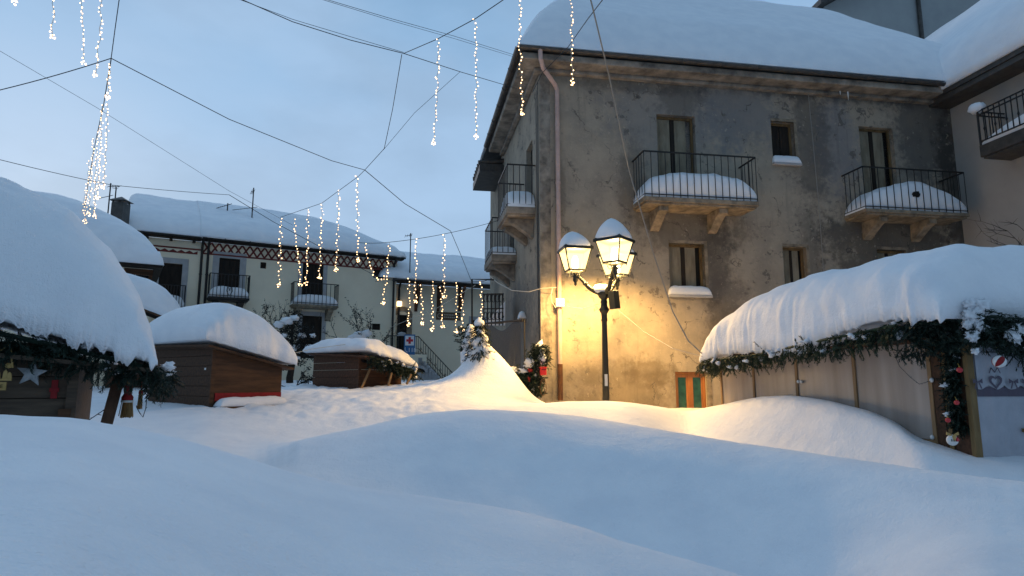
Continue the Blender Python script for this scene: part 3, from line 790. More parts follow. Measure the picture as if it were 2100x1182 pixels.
# small ledge with snow on the side wall
sl = MB(); sl.box(-.22, 0, 2.1, 2.45, hgt(655, 18.5), hgt(655, 18.5) + .08); o = sl.build("ledge", M['cornice'], H)
heap("snow_heap", o, -.22, 0, 2.1, 2.45, hgt(655, 18.5) + .083, .22, nx=8, ny=8)
# ------------------------------------------------------------------ fir sprays, garlands, ornaments
def sprig(mb, base, d, Ln, n=22, nl=.055, wd=.0055, rng=random, droop=.25):
    base = Vector(base); d = Vector(d).normalized()
    sx = d.cross(Vector((rng.uniform(-1, 1), rng.uniform(-1, 1), rng.uniform(-1, 1))))
    if sx.length < 1e-3: sx = d.cross(Vector((0, 0, 1)))
    sx.normalize(); sy = d.cross(sx)
    tip = base + d * Ln
    mb.add([base - sx * wd, base + sx * wd, tip], [(0, 1, 2)])
    for k in range(n):
        t = (k + .5) / n
        p = base + d * (Ln * t)
        a = rng.uniform(0, 6.28)
        o = sx * math.cos(a) + sy * math.sin(a) * .6
        nd = (d * rng.uniform(.5, .95) + o); nd.normalize()
        l = nl * rng.uniform(.7, 1.2) * (1 - .45 * t)
        q = nd.cross(d);
        if q.length < 1e-3: continue
        q.normalize(); q = q * wd * rng.uniform(.7, 1.3)
        e = p + nd * l + Vector((0, 0, -droop * l * .3))
        mb.add([p - q, p + q, e + q * .3, e - q * .3], [(0, 1, 2, 3)])
def garland(name, parent, path, thick, drop, n, m, Ln=(.12, .24), nn=26, nl=.05, wd=.006, seed=1, clumps=0, down=.8, outw=(0, 0, 0), skip=None):
    """fir sprays bound along a path, hanging; snow clumps caught in them become sub-parts"""
    rng = random.Random(seed); path = [Vector(p) for p in path]; mb = MB()
    seg = [(b - a).length for a, b in zip(path, path[1:])]; T = sum(seg)
    def at(t):
        d = t * T
        for (a, b), l in zip(zip(path, path[1:]), seg):
            if d <= l: return a.lerp(b, d / l)
            d -= l
        return path[-1]
    for k in range(n):
        p = at(rng.random()) + Vector((rng.uniform(-1, 1) * thick, rng.uniform(-1, 1) * thick, -rng.random() ** 1.2 * drop))
        if skip and skip(p): continue
        d = Vector((rng.gauss(0, .55), rng.gauss(0, .55), -down + rng.gauss(0, .45))) + Vector(outw)
        sprig(mb, p, d, rng.uniform(*Ln), nn, nl, wd, rng)
    mb.tube([p + Vector((0, 0, -.04)) for p in path], .02, 5)
    o = mb.build(name, m, parent)
    for k in range(clumps):
        p = at(rng.random()) + Vector((rng.uniform(-1, 1) * thick, rng.uniform(-1, 1) * thick, -rng.random() * drop)) + Vector(outw) * .05
        cm_ = MB()
        for q_ in range(4): cm_.blob(p + Vector((rng.gauss(0, .015), rng.gauss(0, .015), rng.gauss(0, .012))), rng.uniform(.014, .042), (1.2, 1.1, .75), .8, rng.random() * 40, 10, 7, 2.8)
        cm_.build("snow_clump", M['snow'], o, smooth=True)
    return o

def dome(name, parent, xs, top, rim, yc, hw, drip=0.0, dfreq=3.0, p=.7, pc=.8, nj=41, rough=.02, seed=0.0, bulge=0.0, flute=.14):
    """loaf of snow over a roof: x along it, rim on both long sides hangs down in lobes"""
    mb = MB(); TH = np.linspace(0, math.pi, nj); P = []; B = []
    for x in xs:
        r0 = rim(x); Hh = max(.02, top(x) - r0); row = []; brow = []
        h_ = hw(x) if callable(hw) else hw; y_ = yc(x) if callable(yc) else yc
        for th in TH:
            c, s_ = math.cos(th), math.sin(th)
            y = y_ - h_ * math.copysign(abs(c) ** pc, c) * (1 + bulge * s_ * abs(c))
            z = r0 + Hh * max(s_, 0) ** p
            if drip:
                xw = x + .35 * mnoise.noise((x * 1.1, seed, 4)) + .05 * mnoise.noise((x * 3, z * 5, seed))
                am = .35 + 1.1 * max(0, mnoise.noise((x * .8, seed, 17)) + .35)
                f = (mnoise.noise((xw * dfreq, seed + (0 if th < 1.5 else 50), 1)) * .8 + mnoise.noise((xw * dfreq * 2.3, seed, 7)) * .6 + mnoise.noise((xw * dfreq * 6, seed, 9)) * .4) * am
                dl = max(-.25, f) * drip
                k = math.exp(-(s_ / .13) ** 2)
                z -= dl * k
                y += math.copysign(1, c) * -1 * (dl * .10 * math.exp(-((s_ - .05) / .10) ** 2))
                ed = math.exp(-((s_ - .25) / .35) ** 2); y -= math.copysign(1, c) * flute * ed * (mnoise.noise((xw * 2.6, z * .9 + seed, 3)) + .5 * mnoise.noise((xw * 5.5, z * 2.2 + seed, 5)))
            n_ = rough * (1.3 * mnoise.noise((x * 2.2, y * 2.2, z * 2.2 + seed)) + .5 * mnoise.noise((x * 6, y * 6, z * 6 + seed)))
            row.append((x, y, z + n_ * (.4 + .6 * s_)))
            brow.append((x, y_ - (h_ - .07) * math.copysign(abs(c) ** pc, c), r0 + .015))
        P.append(row); B.append(brow)
    mb.grid(P, True); mb.grid(B)
    ni = len(xs); o0 = 0; o1 = ni * nj
    for i in range(ni - 1):
        mb.f.append((o0 + i * nj, o0 + (i + 1) * nj, o1 + (i + 1) * nj, o1 + i * nj))
        mb.f.append((o0 + (i + 1) * nj + nj - 1, o0 + i * nj + nj - 1, o1 + i * nj + nj - 1, o1 + (i + 1) * nj + nj - 1))
    for j in range(nj - 1):
        mb.f.append((o0 + j + 1, o0 + j, o1 + j, o1 + j + 1))
        a = (ni - 1) * nj; mb.f.append((o0 + a + j, o0 + a + j + 1, o1 + a + j + 1, o1 + a + j))
    return mb.build(name, M['snow'], parent, smooth=True)
def planks(name, parent, m, origin, dx, n_out, length, z0, ztop, ph=.17, th=.025, seed=0):
    """horizontal boards on a wall; ztop is a function of distance along the wall"""
    rng = random.Random(seed); mb = MB(); origin = Vector(origin); dx = Vector(dx); n_out = Vector(n_out); z = z0
    while z < max(ztop(0), ztop(length)):
        t = th * rng.uniform(.8, 1.15); gap = .006
        za = [min(z + ph - gap, ztop(0)), min(z + ph - gap, ztop(length))]
        if min(za) > z + .01:
            a = origin; b = origin + dx * length
            vs_ = []
            for pt, zt in ((a, za[0]), (b, za[1])):
                for off in (0, t):
                    for zz in (z, zt): vs_.append((pt.x + n_out.x * off, pt.y + n_out.y * off, zz))
            mb.add(vs_, [(0, 1, 3, 2), (4, 6, 7, 5), (2, 3, 7, 6), (0, 4, 5, 1), (1, 5, 7, 3), (0, 2, 6, 4)])
        z += ph
    return mb.build(name, m, parent, bevel=.004)
def lettering(body, size, loc, parent, m, extrude=.001, name="lettering"):
    fc = bpy.data.curves.new("lettering", 'FONT'); fc.body = body; fc.size = size; fc.extrude = extrude; fc.resolution_u = 4
    fo = bpy.data.objects.new("lettering_source", fc); COL.objects.link(fo)
    bpy.context.view_layer.update()
    me_ = bpy.data.meshes.new_from_object(fo.evaluated_get(bpy.context.evaluated_depsgraph_get()))
    bpy.data.objects.remove(fo); bpy.data.curves.remove(fc)
    me_.materials.clear(); me_.materials.append(m)
    o = bpy.data.objects.new(name, me_); COL.objects.link(o); o.parent = parent; o.location = loc; o.rotation_euler = (R(90), 0, 0); return o
def boxpart(name, m, parent, *b, bevel=0.0):
    mb = MB(); mb.box(*b); return mb.build(name, m, parent, bevel=bevel)

# ================================================================== market stall near the camera, left
T1 = W(322, 758, 5.2); F1 = Frame(T1, R(30))
S1 = thing("market_stall", "dark plank stall under a huge snow dome, star and fir garland on its eave", "market stall", F1.P, R(30), "wooden market stalls")
_q = [0, .06, .18, .44, .745, 1.21, 2.2, 3.6, 4.2, 4.4]; _t = [2.40, 2.66, 3.02, 3.43, 3.74, 3.96, 4.22, 4.2, 3.6, 2.9]
rim1 = lambda x: 2.33 + .30 * min(-x, 1.4) if x > -3.9 else 2.75
dome("roof_snow", S1, [-q for q in np.concatenate([np.linspace(0, .5, 40), np.linspace(.515, 1.9, 90), np.linspace(2, 4.4, 26)])], lambda x: float(np.interp(-x, _q, _t)), rim1, 1.28, 1.36, drip=.17, dfreq=6.5, p=.62, nj=61, rough=.035, seed=3, bulge=.05, flute=.02)
boxpart("wall", M['wood1'], S1, -4.1, -.56, .16, 2.4, .5, 2.42)
planks("plank_wall", S1, M['wood1'], (-4.1, .158, 0), (1, 0, 0), (0, -1, 0), 3.54, .6, lambda d: 2.62 if d < 3.0 else 2.5, .165, seed=2)
boxpart("corner_batten", M['wood1'], S1, -.60, -.53, .10, .16, .6, 2.3)
lower = MB(); lower.box(-.64, -.56, .085, .13, .5, 2.0); lower.build("batten", M['wood2'], S1)
hm = MB(); hm.box(-.70, -.66, .10, .13, 2.08, 2.22); hm.box(-.71, -.65, .095, .13, 2.13, 2.16); hm.build("hinge", M['redcloth'], S1)
rb = MB(); rb.add([(-4.3, -.02, 2.72 + .02), (-.02, -.02, 2.315), (-.02, 2.5, 2.315), (-4.3, 2.5, 2.74), (-4.3, -.02, 2.70), (-.02, -.02, 2.285), (-.02, 2.5, 2.285), (-4.3, 2.5, 2.70)],
                  [(0, 1, 2, 3), (4, 7, 6, 5), (0, 4, 5, 1), (1, 5, 6, 2), (2, 6, 7, 3), (3, 7, 4, 0)]); rb.build("roof", M['wood1'], S1)
a = F1.loc(W(246, 768, 5.32)); b = F1.loc(W(213, 890, 5.1))
st = MB(); st.beam(a, b, .085, .05, up=(0, 1, 0)); so_ = st.build("strut", M['strut'], S1, bevel=.004)
heap("snow_cap", so_, a.x - .05, a.x + .05, a.y - .05, a.y + .05, a.z - .005, .05, nx=8, ny=8)
garland("fir_garland", S1, [(-2.2, .02, 2.72), (-1.3, .02, 2.66), (-.6, .02, 2.50), (.0, .03, 2.34)], .08, .16, 400, M['firdark'], (.10, .18), 30, .045, .0042, 5, 7, .75, (.1, -.25, 0))
garland("fir_garland", S1, [(-.05, .05, 2.34), (.06, .5, 2.33), (.02, 1.3, 2.35)], .08, .18, 150, M['firdark'], (.10, .18), 28, .045, .0045, 6, 4, .7, (.2, 0, 0))

# ornaments that hang on it
p = F1.loc(W(65, 766, 4.86)); so_ = MB(); pts = []
for k in range(10):
    a_ = math.pi / 2 + k * math.pi / 5; r_ = .105 if k % 2 == 0 else .045; pts.append((r_ * math.cos(a_), r_ * math.sin(a_)))
so_.prism(pts, -.012, .012); o = so_.build("star_ornament", M['star'], None, bevel=.004)
o.location = W(65, 766, 4.84); o.rotation_euler = (0, R(6), R(20)); tag(o, "grey bark star hanging under the near stall's garland", "star ornament")
sp_ = MB(); sprig(sp_, (0, -.018, .10), (.1, -.1, -1), .09, 26, .035, .003); sp_.build("fir_sprig", M['firdark'], o)
cr_ = thing("nativity_ornament", "pale plywood nativity cutout with little signboard at the left edge of the near stall", "ornament", W(2, 760, 4.72), R(20))
om = MB()
for x, h_ in ((-.05, .10), (-.015, .06), (.03, .07), (.055, .05)): om.prism([(x - .016, -.06), (x + .016, -.06), (x + .012, -.06 + h_ * .7), (x, -.06 + h_), (x - .012, -.06 + h_ * .7)], -.006, .006)
om.box(-.09, .07, -.012, .012, -.075, -.06); om.beam((-.06, 0, .10), (.03, 0, .19), .012, .01); om.beam((.07, 0, .02), (.045, 0, .16), .014, .01); om.blob((.045, 0, .035), .022, (1, .5, .8), .5, 5)
om.build("cutout", M['yellowwood'], cr_)
ob = boxpart("signboard", M['yellowwood'], cr_, -.12, .045, -.014, .0, -.145, -.085)
lettering("NATALE", .036, (-.105, -.0155, -.128), ob, M["darkwood"])
dl = thing("straw_doll", "hanging doll with red bodice and straw broom skirt below the near stall's eave", "doll", W(261, 820, 5.35), R(15))
dm_ = MB(); dm_.lathe([(.012, .125), (.03, .11), (.034, .08), (.028, .05), (.045, .02), (.043, -.005)], n=14); dm_.build("bodice", M['redcloth'], dl, smooth=True)
dm_ = MB(); dm_.lathe([(.046, -.004), (.047, -.02), (.047, -.022)], n=14); dm_.build("belt", M['white'], dl, smooth=True)
dm_ = MB(); rr = random.Random(4)
for k in range(90):
    a_ = rr.uniform(0, 6.28); r_ = .04 * math.sqrt(rr.random()); dm_.tube([(r_ * math.cos(a_), r_ * math.sin(a_), -.02), (1.35 * r_ * math.cos(a_), 1.35 * r_ * math.sin(a_), -.13 - rr.random() * .02)], .0035, 3)
dm_.build("straw_skirt", M['straw'], dl)
dm_ = MB(); dm_.blob((0, 0, .145), .024, (1, 1, 1.1), .1); dm_.build("head", M['straw'], dl, smooth=True)
dm_ = MB(); dm_.lathe([(.034, .152), (.026, .168), (.004, .205)], n=12); dm_.build("hat", M['redcloth'], dl, smooth=True)
dm_ = MB(); dm_.tube([(0, 0, .2), (.01, 0, .30)], .003, 4); dm_.build("string", M['cable'], dl)
bd = thing("straw_bundle", "small bundle of straw hanging beside the straw doll", "ornament", W(288, 815, 5.4))
dm_ = MB()
for k in range(40):
    a_ = rr.uniform(0, 6.28); r_ = .018 * math.sqrt(rr.random()); dm_.tube([(r_ * .6 * math.cos(a_), r_ * .6 * math.sin(a_), .06), (r_ * math.cos(a_), r_ * math.sin(a_), -.08 - rr.random() * .02)], .0033, 3)
dm_.build("stalks", M['straw'], bd); dm_ = MB(); dm_.lathe([(.016, .05), (.017, .03)], n=10); dm_.tube([(0, 0, .05), (0, 0, .16)], .003, 4); dm_.build("binding", M['redcloth'], bd)
def unlit(name, pts, label, r=.0035):
    mb = MB(); pts = [Vector(p_) for p_ in pts]; mb.tube(pts, r, 5); rg = random.Random(len(label))
    for a_, b_ in zip(pts, pts[1:]):
        n = max(1, int((b_ - a_).length / .045))
        for k in range(n):
            q = a_.lerp(b_, k / n); mb.tube([q, q + Vector((rg.uniform(-.5, 1) * .022, rg.uniform(-1, 1) * .02, rg.uniform(-.6, 1) * .022))], [r, r * .7], 4)
    return tag(mb.build(name, M['cable'], None), label, "light string", "unlit light strings")
unlit("unlit_light_string", [W(240, 815, 5.3), W(225, 833, 5.28), W(200, 850, 5.25), W(176, 866, 5.2)], "unlit light string trailing down behind the near stall's strut")
unlit("unlit_light_string", [W(280, 835, 5.4), W(287, 848, 5.4), W(293, 856, 5.4), W(299, 838, 5.4), W(303, 800, 5.4)], "unlit light string looped below the straw bundle")

# ================================================================== brown stall, middle left
P2 = W(430, 838, 12.0); F2 = Frame(P2, R(53.13))
S2 = thing("market_stall", "brown plank market stall with a red cloth band under a round loaf of snow", "market stall", F2.P, R(53.13), "wooden market stalls")
zt2 = lambda x: 2.84 - .21 * x
planks("plank_wall", S2, M['wood2'], (0, 2.45, 0), (0, -1, 0), (-1, 0, 0), 2.45, 1.0, lambda d: 2.95 - .04 * d, .19, seed=5)
planks("plank_wall", S2, M['wood2'], (.0, 0, 0), (1, 0, 0), (0, -1, 0), 1.46, 1.0, lambda d: zt2(d), 2.0, seed=6)
inn = MB(); inn.add([(.03, .03, .8), (1.44, .03, .8), (1.44, 2.42, .8), (.03, 2.42, .8), (.03, .03, zt2(0) - .05), (1.44, .03, zt2(1.44) - .05), (1.44, 2.42, zt2(1.44) - .05), (.03, 2.42, zt2(0) - .05)], [(0, 3, 2, 1), (4, 5, 6, 7), (0, 1, 5, 4), (1, 2, 6, 5), (2, 3, 7, 6), (3, 0, 4, 7)]); inn.build("inner_wall", M['wood3'], S2)
rfm = MB(); rfm.add([(-.22, -.22, 2.90), (1.62, -.22, 2.50), (1.62, 2.6, 2.50), (-.22, 2.6, 2.98), (-.22, -.22, 2.86), (1.62, -.22, 2.46), (1.62, 2.6, 2.46), (-.22, 2.6, 2.94)], [(0, 1, 2, 3), (4, 7, 6, 5), (0, 4, 5, 1), (1, 5, 6, 2), (2, 6, 7, 3), (3, 7, 4, 0)]); rfm.build("roof", M['wood2'], S2)
def sup(x, a, b, n): # rounded plateau between a and b
    t = abs((x - (a + b) / 2) / ((b - a) / 2)); return max(0, 1 - t ** n) ** (1 / 2.0)
dome("roof_snow", S2, edge_space(-.30, 1.60, 60, .9), lambda x: 2.90 - .2 * x + 1.0 * sup(x, -.34, 1.64, 2.2), lambda x: 2.92 - .225 * x, 1.2, 1.5, drip=.06, dfreq=4, p=.55, pc=.68, seed=11, rough=.03)
boxpart("corner_batten", M['wood2'], S2, -.04, .035, -.045, -.001, 1.0, 2.83)
z_a, z_b = hgt(806, 12.3), hgt(820, 12.3)
boxpart("red_cloth", M['redcloth'], S2, .06, 1.45, -.05, -.027, z_b - .02, z_a)
lg = boxpart("counter", M['wood2'], S2, .04, 1.47, -.30, -.028, z_b - .16, z_b - .12)
heap("snow_heap", lg, .04, 1.47, -.30, -.05, z_b - .118, .16, 3, px=8, py=3)
pc = MB(); pc.box(-.03, -.027, .18, .24, 2.44, 2.48); pc.build("label_plate", M['white'], S2)

# ================================================================== dark small stall, further back
P3 = W(735, 803, 16.0); F3 = Frame(P3, R(50))
S3 = thing("market_stall", "small dark plank stall with fir branches along its drooping snowy eave", "market stall", F3.P, R(50), "wooden market stalls")
planks("plank_wall", S3, M['wood3'], (0, 2.0, 0), (0, -1, 0), (-1, 0, 0), 2.0, 1.2, lambda d: 2.95, .19, seed=8)
planks("plank_wall", S3, M['wood3'], (.0, 0, 0), (1, 0, 0), (0, -1, 0), 1.35, 1.2, lambda d: 2.92 - .25 * d, .19, seed=9)
boxpart("corner_batten", M['wood3'], S3, -.04, .03, -.04, -.001, 1.2, 2.85)
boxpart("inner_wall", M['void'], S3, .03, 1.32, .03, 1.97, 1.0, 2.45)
rfm = MB(); rfm.add([(-.2, -.5, 2.86), (1.4, -.5, 2.52), (1.4, 2.1, 2.72), (-.2, 2.1, 3.0), (-.2, -.5, 2.82), (1.4, -.5, 2.48), (1.4, 2.1, 2.68), (-.2, 2.1, 2.96)], [(0, 1, 2, 3), (4, 7, 6, 5), (0, 4, 5, 1), (1, 5, 6, 2), (2, 6, 7, 3), (3, 7, 4, 0)]); rfm.build("roof", M['wood3'], S3)
dome("roof_snow", S3, edge_space(-.28, 1.45, 50, .8), lambda x: 2.96 - .19 * x + .42 * sup(x, -.3, 1.48, 3.2), lambda x: 2.93 - .22 * x, .78, 1.36, drip=.12, dfreq=3.4, p=.6, seed=21, rough=.07)
garland("fir_garland", S3, [(-.1, -.52, 2.88), (.7, -.55, 2.70), (1.45, -.5, 2.54)], .08, .22, 210, M['firdark'], (.14, .26), 16, .07, .010, 9, 12, .7, (0, -.3, 0))
for (u1, v1, u2, v2) in ((759, 757, 741, 797), (803, 765, 796, 792), (843, 768, 834, 788)):
    a, b = F3.loc(W(u1, v1, 16.0)), F3.loc(W(u2, v2, 15.9)); sm = MB(); sm.beam(a, b, .05, .035, up=(0, 1, 0)); sm.build("strut", M['paletimber'], S3)

# ================================================================== long stall with plastic sheeting, right
P4 = W(1945, 785, 7.2); F4 = Frame(P4, R(9.6))
S4 = thing("market_stall", "long stall closed with milky plastic sheeting under a deep snow roof fringed with fir", "market stall", F4.P, R(9.6), "wooden market stalls")
def yat(u): return F4.hitx(u, 800)[0]
ys4 = [yat(u) for u in (1484, 1551, 1640, 1760, 1916)]
print("stall4 battens", ys4)
YE = ys4[0]
ztp = lambda y: 2.80
zlow = hgt(905, 7.25)
# snow loaf runs along local y: build it under a child frame turned by 90 degrees
mbx = MB()
def turn(o, ang=R(90)): o.rotation_euler = (0, 0, ang); return o
L4 = YE + .06
o = dome("roof_snow", S4, list(np.concatenate([np.linspace(-.45, .2, 30), np.linspace(.22, L4 - .7, 170), L4 - .7 * np.cos(np.linspace(0, math.pi / 2, 24))[1:]])),
     lambda x: 2.82 + (1.0 + .10 * sstep(0, 3, x)) * max(0, 1 - (max(0, (x - (L4 - 2.2)) / 2.2)) ** 2.3) ** .5 * max(0, 1 - max(0, (.15 - x) / .64) ** 2.4) ** .5 + .05 * math.sin(x * 1.1),
     lambda x: 2.66 + .05 * math.sin(x * 2.1) + .24 * (1 - sstep(.0, 2.8, x)) + .10 * math.exp(-((x - 4.42) / .12) ** 2), -1.35, 1.80, drip=.19, dfreq=5, p=.52, pc=.72, nj=71, rough=.05, seed=31, bulge=.05, flute=.05)
turn(o)
rfm = MB(); rfm.box(-.10, 3.0, -.22, YE, 2.66, 2.72); rfm.build("roof", M['wood3'], S4)
sh = MB()
for a, b in zip(ys4, ys4[1:]): sh.box(-.03, -.022, b + .02, a - .02, zlow, 2.66)
sh.build("plastic_sheet", M['sheet'], S4)
for k, y in enumerate(ys4):
    bm = MB(); bm.box(-.05, -.005, y - .028, y + .028, zlow - .02, 2.66); bm.build("batten", M['paletimber'], S4, bevel=.003)
rail = MB(); rail.box(-.052, -.004, ys4[4] - .03, ys4[0] + .03, zlow - .05, zlow - .004); rail.build("bottom_rail", M['paletimber'], S4)
mid = [(ys4[k] + ys4[k + 1]) / 2 for k in range(4)]
for y in mid: boxpart("inner_stud", M['wood2'], S4, -.0215, .02, y - .02, y + .02, zlow, 2.6)
planks("plank_wall", S4, M['wood2'], (.0, YE, 0), (0, -1, 0), (-1, 0, 0), YE + .02, .6, lambda d: zlow - .03, .16, seed=12)
boxpart("inner_wall", M['wood3'], S4, .35, 2.7, .35, YE - .03, .4, 2.6)
boxpart("far_end_wall", M['wood2'], S4, .0, 2.7, YE - .025, YE + .03, .4, 2.66)
for (y0, y1) in ((-.02, .04), (-.30, -.24)): boxpart("post", M['ochretimber'], S4, -.03, .05, y0, y1, .5, 2.66, bevel=.004)
boxpart("post", M['wood2'], S4, -.04, .05, .045, ys4[4] - .031, .5, 2.66)
boxpart("corner_wall", M['wood3'], S4, -.01, .115, -.235, -.025, .5, 2.66)
def knob(u, v):
    y_, z_ = F4.hitx(u, v, -.06); k_ = MB(); k_.lathe([(.0, .0), (.024, .004), (.028, .014), (.018, .026), (.0, .03)], n=14)
    o_ = k_.build("knob", M['white'], S4, smooth=True); o_.location = (-.05, y_, z_); o_.rotation_euler = (0, R(-90), 0)
for u, v in ((1637, 783), (1643, 783), (1911, 780), (1912, 897)): knob(u, v)
# gable end: cloth curtain with a lace valance
gx0 = .07; cu = MB()
xs = np.linspace(gx0, 2.4, 90); zc0 = hgt(955, 7.0) - .1; zc1 = hgt(825, 7.0)
def fold(x): return -.285 + .012 * math.sin(x * 17) + .006 * math.sin(x * 41 + 1)
cu.grid([[(x, fold(x), z) for z in np.linspace(zc0, 2.62, 8)] for x in xs]); cu.build("curtain", M['cloth'], S4, smooth=True)
boxpart("curtain_bar", M['ochretimber'], S4, .55, 2.2, -.345, -.31, hgt(884, 6.9) - .02, hgt(884, 6.9) + .02)
zv = hgt(800, 6.95)
va = MB(); top_ = []; bot_ = []
for x in np.linspace(gx0, 2.4, 120): top_.append((x, fold(x) - .012, zv + .03)); bot_.append((x, fold(x) - .012, zv - .07))
va.grid([top_, bot_]); va.build("dark_gap_strip", M['lace'], S4)  # darkness of the open gap below the valance, painted as a strip
sc_ = MB(); rows = []
for x in np.linspace(gx0, 2.4, 200):
    k = .045 * abs(math.sin((x - .2) * math.pi / .20)); rows.append([(x, fold(x) - .02, zv + .40), (x, fold(x) - .02, zv + .05 - k)])
sc_.grid(rows); sc_.build("lace_valance", M['cloth'], S4)
ht = MB()
def flat(mb, pts, x, z, k=1.0, y=-.325):
    n = len(pts); ctr = [(x + p_[0] * k, y, z + p_[1] * k) for p_ in pts]; mb.add(ctr, [tuple(range(n))])
def heart(n=28): return [(.0056 * 16 * math.sin(t) ** 3, .0056 * (13 * math.cos(t) - 5 * math.cos(2 * t) - 2 * math.cos(3 * t) - math.cos(4 * t))) for t in np.linspace(0, 2 * math.pi, n)[:-1]]
xh = F4.hit(2040, 780, -.32)[0]; zh = hgt(783, 6.97)
for xx in (xh, xh + .62):
    ht = MB()
    hp = heart(); ring = [(xx + a_ * .95, -.33, zh + b_ * .95) for a_, b_ in hp] + [(xx + a_ * .58, -.33, zh + b_ * .58) for a_, b_ in hp]; n = len(hp)
    ht.add(ring, [(i, (i + 1) % n, (i + 1) % n + n, i + n) for i in range(n)])
    ht.tube([(xx - .07, -.33, zh + .09), (xx - .04, -.33, zh + .15), (xx, -.33, zh + .10), (xx + .04, -.33, zh + .15), (xx + .07, -.33, zh + .09)], .006, 4)
    for sg in (-1, 1):
        bx = xx + sg * .225
        for s2 in (-1, 1): flat(ht, [(0, 0), (s2 * .06, .035), (s2 * .06, -.02)], bx, zh, 1, -.331); flat(ht, [(0, 0), (s2 * .018, -.0), (s2 * .05, -.075), (s2 * .03, -.075)], bx, zh, 1, -.331)
    ht.build("lace_heart", M['lace'], S4)
# fir trimmings
garland("fir_garland", S4, [(-.40, YE + .1, 2.64), (-.43, YE * .6, 2.69), (-.43, YE * .3, 2.81), (-.38, .25, 2.90)], .06, .22, 560, M['fir'], (.10, .21), 22, .05, .0065, 14, 22, .85, (-.15, 0, 0), lambda p: abs(p.y - 4.42) < .06)
garland("fir_garland", S4, [(-.30, YE + .12, 2.66), (.2, YE + .2, 2.66)], .08, .25, 60, M['fir'], (.14, .26), 22, .05, .0065, 15, 2, .9)
garland("fir_garland", S4, [(-.36, .2, 2.86), (-.10, -.38, 2.96), (.25, -.46, 2.94), (.6, -.46, 2.84), (1.2, -.46, 2.76), (2.2, -.46, 2.7)], .13, .36, 900, M['firdark'], (.12, .24), 28, .05, .0055, 16, 10, .6, (0, -.25, .1))
garland("fir_garland", S4, [(-.05, -.14, 2.75), (-.05, -.13, 2.1), (-.04, -.12, 1.75)], .06, .08, 420, M['firdark'], (.08, .15), 24, .04, .005, 17, 4, .6, (-.3, -.1, 0))
for (u, v, r_) in ((1995, 648, .085), (1985, 665, .05), (2006, 668, .05), (1994, 690, .06), (2012, 628, .075), (1990, 625, .06), (2000, 720, .035), (2078, 690, .07), (2092, 676, .06)): bigc = MB(); bigc.blob(F4.loc(W(u, v, 6.68)), r_, (1.1, .8, .95), .8, u * .1, 18, 12, 2.8); bigc.build("snow_clump", M['snow'], S4, smooth=True)
def bauble(name, u, v, Y, r_, m, label, cat="bauble", group="red baubles"):
    t = thing(name, label, cat, W(u, v, Y), 0, group); b_ = MB(); b_.blob((0, 0, 0), r_, (1, 1, 1), 0, 0, 18, 12); b_.build("ball", m, t, smooth=True)
    c_ = MB(); c_.lathe([(r_ * .25, r_ * .95), (r_ * .25, r_ * 1.2), (.002, r_ * 1.25)], n=10); c_.tube([(0, 0, r_ * 1.2), (0, .02, r_ * 2.3)], .0025, 4); c_.build("cap", M['gold'], t); return t
bauble("red_bauble", 1968, 759, 6.75, .030, M['redball'], "red bauble on the sheeted stall's corner garland, highest of three")
bauble("red_bauble", 1962, 826, 6.75, .026, M['redball'], "red bauble halfway down the sheeted stall's corner garland")
bauble("red_bauble", 1944, 862, 6.75, .026, M['redball'], "red bauble low on the sheeted stall's corner garland, just above the round ornament")
sb = thing("striped_bauble", "big red and white striped bauble hanging before the lace curtain", "bauble", W(2049, 742, 6.6))
sb.rotation_euler = (R(20), R(35), R(20))
for nm_, mt, off in (("red_stripe", M['redcloth'], 0), ("white_stripe", M['white'], 1)):
    q = MB(); nu = 28; nvv = 12; r_ = .064
    for k in range(7):
        if k % 2 != off: continue
        for a_ in range(4):
            j0 = k * 4 + a_
            vs_ = []
            for jj in (j0, j0 + 1):
                for i in range(nvv + 1):
                    th = math.pi * i / nvv; ph = 2 * math.pi * jj / 28; vs_.append((r_ * math.sin(th) * math.cos(ph), r_ * math.sin(th) * math.sin(ph), r_ * math.cos(th)))
            q.add(vs_, [(i, i + 1, nvv + 2 + i, nvv + 1 + i) for i in range(nvv)])
    q.build(nm_, mt, sb, smooth=True)
so_ = thing("snowman_ornament", "round white ornament with red underside and pale bow at the foot of the corner garland", "ornament", W(1953, 903, 6.7), R(-10))
q = MB(); q.blob((0, 0, 0), .056, (1, .8, 1), 0); q.build("ball", M['white'], so_, smooth=True)
q = MB(); q.blob((.018, -.012, .008), .045, (1, .8, .6), .1); q.build("red_patch", M['redball'], so_, smooth=True)
q = MB()
for sg in (-1, 1): q.prism([(0, .05), (sg * .055, .085), (sg * .06, .055), (sg * .02, .045)][::sg], -.02, -.012)
q.prism([(-.02, .05), (.02, .05), (.01, -.0), (-.01, -.0)], -.05, -.046); q.build("bow", M['yellowwood'], so_)
q = MB()
for x in (-.03, -.01, .008): q.box(x, x + .008, -.05, -.046, -.01, .012)
q.build("marks", M['void'], so_)
unlit("unlit_light_string", [W(1832, 722, 7.55), W(1845, 752, 7.5), W(1868, 775, 7.4), W(1885, 788, 7.25), W(1908, 782, 7.05)], "unlit light string drooping across the plastic sheeting, lower of two", .003)
unlit("unlit_light_string", [W(1868, 705, 7.3), W(1880, 722, 7.2), W(1898, 731, 7.1), W(1922, 728, 6.98)], "short unlit light string across the top of the sheeting by the corner", .003)
